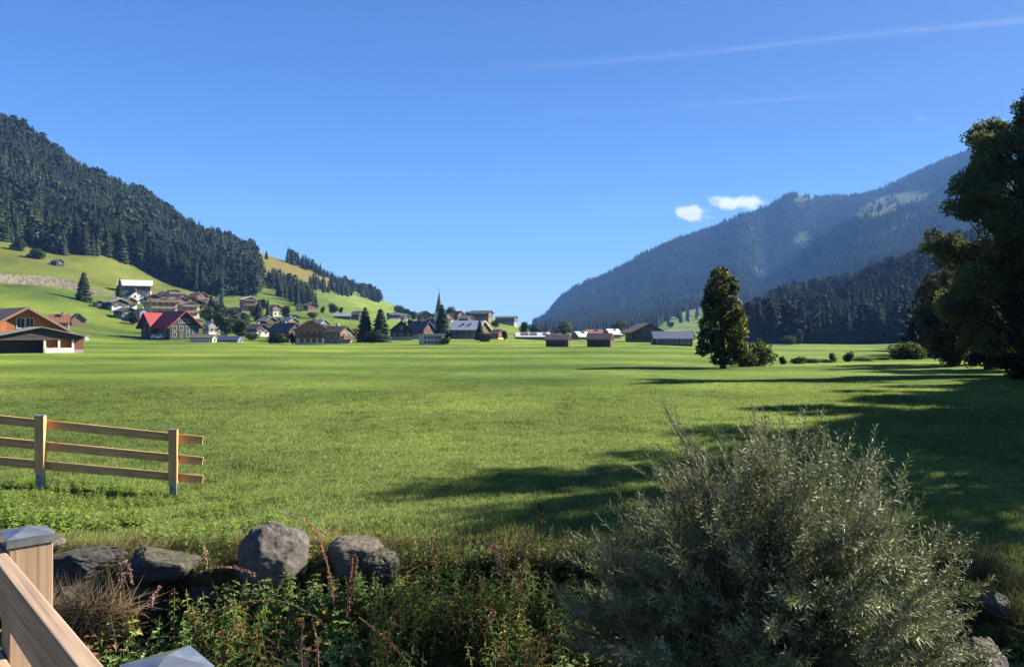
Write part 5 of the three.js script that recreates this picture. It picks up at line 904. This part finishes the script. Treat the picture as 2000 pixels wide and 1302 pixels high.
// dead flower stalks: a bent stem set with small seed heads
function stalk(name, label, cat, pts, colr, seed, dens = 220, leafL = 0.03, rad = 0.035) {
  const rnd = rngOf(seed), V = pts.map(([px, py, d]) => new THREE.Vector3((px - 1000) / FOC * d, EYE - (py - 651) / FOC * d, -d)), curve = new THREE.CatmullRomCurve3(V), L = curve.getLength(), o = V[0];
  const t = thing(name, label, cat, o.toArray()), P = Array.from({ length: 9 }, (_, i) => curve.getPoint(i / 8).sub(o).toArray());
  part('stem', new MB().tube(P, P.map((_, i) => 0.008 - 0.0006 * i), 5).done(), rough(C(colr[0] * 0.8, colr[1] * 0.8, colr[2] * 0.8)), t);
  const b = new MB(true);
  for (let i = 0; i < dens * L; i++) {
    const u = 0.12 + 0.88 * rnd(), p = curve.getPoint(u).sub(o), a = rnd() * 6.28, r = rad * (1.15 - 0.7 * u) * rnd(), q = [p.x + Math.cos(a) * r, p.y + (rnd() - 0.5) * 0.03, p.z + Math.sin(a) * r], s = leafL * (0.5 + rnd()), k = 0.6 + 0.8 * rnd();
    b.col = [colr[0] * k, colr[1] * k * (0.85 + 0.3 * rnd()), colr[2] * k]; const d1 = [rnd() - 0.5, rnd() - 0.5, rnd() - 0.5], d2 = [rnd() - 0.5, rnd() - 0.2, rnd() - 0.5];
    b.tri(q, q.map((v, j) => v + d1[j] * s), q.map((v, j) => v + d2[j] * s));
  }
  part('seed_heads', b.done(), rough(C(1, 1, 1), { ...VC, side: THREE.DoubleSide }), t, 'stuff');
}
const RU = [0.27, 0.125, 0.06];
stalk('dock_stalk', 'leaning rust brown dock stalk right of the big grey boulder', 'dead plant', [[655, 1205, 8.2], [645, 1130, 8.4], [628, 1070, 8.55], [595, 1010, 8.7]], RU, 901, 420);
stalk('dock_stalk', 'upright rust brown dock stalk below the streaked boulder', 'dead plant', [[676, 1205, 8.2], [683, 1140, 8.3], [690, 1080, 8.4]], RU, 902, 420);
stalk('dock_stalk', 'thin rust stalk closest to the streaked boulder', 'dead plant', [[678, 1210, 8.25], [690, 1150, 8.35], [698, 1090, 8.4]], [0.30, 0.15, 0.06], 903, 260);
stalk('dead_stem', 'arching brown dead stem over the weeds below the big boulder', 'dead plant', [[405, 1200, 7.9], [470, 1178, 7.9], [540, 1172, 7.9], [600, 1195, 7.9], [640, 1225, 7.9]], [0.24, 0.14, 0.07], 904, 160);
stalk('dead_stem', 'brown stem slanting down to the right below the rust stalks', 'dead plant', [[700, 1205, 7.7], [745, 1240, 7.6], [800, 1295, 7.5]], [0.25, 0.13, 0.06], 905, 240);
stalk('dead_stem', 'reddish upright stalks at the bottom edge left of the middle', 'dead plant', [[590, 1310, 7.4], [588, 1260, 7.45], [592, 1205, 7.5]], [0.26, 0.15, 0.08], 906, 260);
stalk('dead_stem', 'paler reddish stalk beside the bottom edge stalks', 'dead plant', [[622, 1310, 7.4], [620, 1265, 7.45], [612, 1215, 7.5]], [0.28, 0.17, 0.09], 907, 260);
stalk('willowherb', 'faded pink willowherb hanging between the two dark slabs', 'wildflower', [[232, 1190, 8.35], [236, 1130, 8.45], [240, 1098, 8.5], [252, 1110, 8.5], [258, 1140, 8.45]], [0.30, 0.17, 0.125], 908, 420, 0.03, 0.05);
stalk('willowherb', 'pink willowherb head against the hollow under the overhanging slab', 'wildflower', [[296, 1185, 8.2], [300, 1160, 8.25], [312, 1145, 8.3]], [0.28, 0.135, 0.11], 909, 520, 0.03, 0.05);
stalk('willowherb', 'pinkish dry stalks lying right of the overhanging slab', 'wildflower', [[385, 1120, 8.6], [420, 1108, 8.6], [470, 1112, 8.6], [500, 1125, 8.6]], [0.28, 0.165, 0.105], 910, 340, 0.03, 0.05);
stalk('willowherb', 'small pink flowering stem above the slab near the herbs', 'wildflower', [[405, 1110, 8.7], [402, 1085, 8.75], [396, 1072, 8.8]], [0.32, 0.17, 0.13], 911, 520, 0.03, 0.05);
stalk('willowherb', 'pink and rust weeds in the middle of the shaded bank', 'wildflower', [[985, 1150, 8.3], [978, 1100, 8.4], [965, 1072, 8.5], [935, 1062, 8.5]], [0.30, 0.13, 0.10], 912, 420, 0.035, 0.09);
stalk('dead_stem', 'bushy rust brown plant in the middle of the shaded bank', 'dead plant', [[1015, 1170, 8.3], [1020, 1110, 8.4], [1028, 1045, 8.5]], [0.20, 0.11, 0.04], 913, 900, 0.035, 0.16);
stalk('dead_stem', 'dark upright seed spike on the shaded meadow edge', 'dead plant', [[1058, 1040, 8.7], [1057, 1010, 8.75], [1055, 985, 8.8]], [0.045, 0.05, 0.02], 914, 700, 0.04, 0.07);
stalk('dead_stem', 'tall thin straw stalk right of the streaked boulder', 'dead plant', [[842, 1080, 8.7], [846, 1040, 8.75], [852, 1005, 8.8]], [0.22, 0.17, 0.06], 915, 200);
stalk('dead_stem', 'pale straw stem leaning over the big boulder', 'dead plant', [[640, 1045, 8.8], [590, 1015, 8.85], [540, 998, 8.9]], [0.30, 0.2, 0.12], 916, 120);

// ---------------------------------------------------------------- the willow
{
  const base = [2.42, -1.25, -6.6], t = thing('willow_bush', 'large grey green willow bush with narrow silvery leaves', 'shrub', base), rnd = rngOf(1001), stems = new MB();
  const spray = (seed, n, L, ll) => { const r = rngOf(seed), b = new MB(); b.tube([[0, 0, 0], [0.01, L * 0.5, 0], [0.0, L, 0.01]], [0.0028, 0.002, 0.001], 3);
    for (let i = 0; i < n; i++) { const u = 0.1 + 0.9 * i / n, a = i * 2.4 + r(), e = 0.55 + 0.5 * r(), l = ll * (0.75 + 0.5 * r()) * (1 - 0.35 * u), w = l * 0.085, D = [Math.cos(a) * Math.cos(e), Math.sin(e), Math.sin(a) * Math.cos(e)], S = [-Math.sin(a), 0.3 * (r() - 0.5), Math.cos(a)], q = (f, v, dy = 0) => [D[0] * l * f + S[0] * w * v, u * L + D[1] * l * f + S[1] * w * v + dy, D[2] * l * f + S[2] * w * v]; b.quad(q(0, 0), q(0.4, -1), q(1, 0, -l * 0.12), q(0.4, 1)); } return b.done(); };
  const SP = [spray(1002, 15, 0.26, 0.085), spray(1003, 13, 0.22, 0.095), spray(1004, 18, 0.32, 0.08)], lists = [[], [], []], Y = new THREE.Vector3(0, 1, 0);
  const put = (p, dir, k, s) => { const q = new THREE.Quaternion().setFromUnitVectors(Y, dir.clone().normalize()), spin = new THREE.Quaternion().setFromAxisAngle(Y, rnd() * 6.28); const c = (0.65 + 0.7 * rnd()) * k, silver = rnd(); lists[Math.floor(rnd() * 3)].push([new THREE.Matrix4().compose(p, q.multiply(spin), new THREE.Vector3(s, s, s)), C((0.19 + 0.06 * silver) * c, (0.215 + 0.05 * silver) * c, (0.06 + 0.10 * silver) * c)]); };
  for (let i = 0; i < 440; i++) {
    const a = rnd() * 6.28, sp = Math.sqrt(rnd()), lean = 0.12 + 1.05 * sp, side = Math.cos(a), reach = (side < 0 ? 1.0 : 0.68) * (0.75 + 0.4 * rnd());
    let H = (3.05 - 1.1 * sp * sp) * (0.6 + 0.46 * rnd()) * (1 + 0.28 * n2(Math.cos(a) * 2.2, Math.sin(a) * 2.2, 95)); const tall = i < 26; if (tall) H = 2.95 + 0.75 * rnd();
    const out = tall ? 1.6 * (rnd() - 0.68) : side * lean * 1.45 * reach, fwd = Math.sin(a) * lean * (tall ? 0.3 : 1.0);
    const o = new THREE.Vector3((rnd() - 0.5) * 1.0, 0, (rnd() - 0.5) * 0.8), c = new THREE.CatmullRomCurve3([o, new THREE.Vector3(o.x + out * 0.35, H * 0.42, o.z + fwd * 0.35), new THREE.Vector3(o.x + out * 0.75, H * 0.8, o.z + fwd * 0.75), new THREE.Vector3(o.x + out * 1.08, H * (0.97 - 0.1 * sp), o.z + fwd * 1.1)]);
    const P = Array.from({ length: 8 }, (_, k) => c.getPoint(k / 7).toArray()); stems.tube(P, P.map((_, k) => 0.014 - 0.0016 * k), 4);
    const n = tall ? 13 : 34;
    for (let k = 0; k < n; k++) {
      const u = (tall ? 0.35 : 0.22) + 0.78 * k / n; if (u > 1) break; const p = c.getPoint(u), tg = c.getTangent(u), jit = new THREE.Vector3(rnd() - 0.5, rnd() * 0.6 - 0.1, rnd() - 0.5).multiplyScalar(tall ? 0.7 : 1.7);
      const m = tall ? 0.02 : 0.10; p.x += (rnd() - 0.5) * m; p.z += (rnd() - 0.5) * m; put(p, tg.add(jit), 1, tall ? 0.6 + 0.25 * rnd() : 0.75 + 0.5 * rnd());
    }
  }
  part('stems', stems.done(), M.twig, t);
  lists.forEach((l, i) => instanced('leaves', SP[i], M.willow, l, t));
}

// things of one kind share a group
const GROUPS = { chalet: 'chalets of the village', farmhouse: 'farmhouses of the village', house: 'plain houses of the village', shed: 'small sheds of the village', hay_hut: 'hay huts on the grass', guest_house: 'guest houses on the skyline', spruce_tree: 'single spruces about the village', broadleaf_tree: 'single broadleaf trees about the village and the wood', shrub: 'single shrubs on the meadow and pasture', boulder: 'boulders of the stream bank', parked_car: 'cars before the red roofed farmhouse', dock_stalk: 'rust brown dock stalks on the bank', dead_stem: 'dead stems on the bank', willowherb: 'faded willowherb stems on the bank', barn: 'barns at the meadow edge' };
for (const o of scene.children) { const g = GROUPS[o.name.replace(/_\d+$/, '')]; if (g && o.userData.category && !o.userData.group) o.userData.group = g; }

renderer.render(scene, camera);
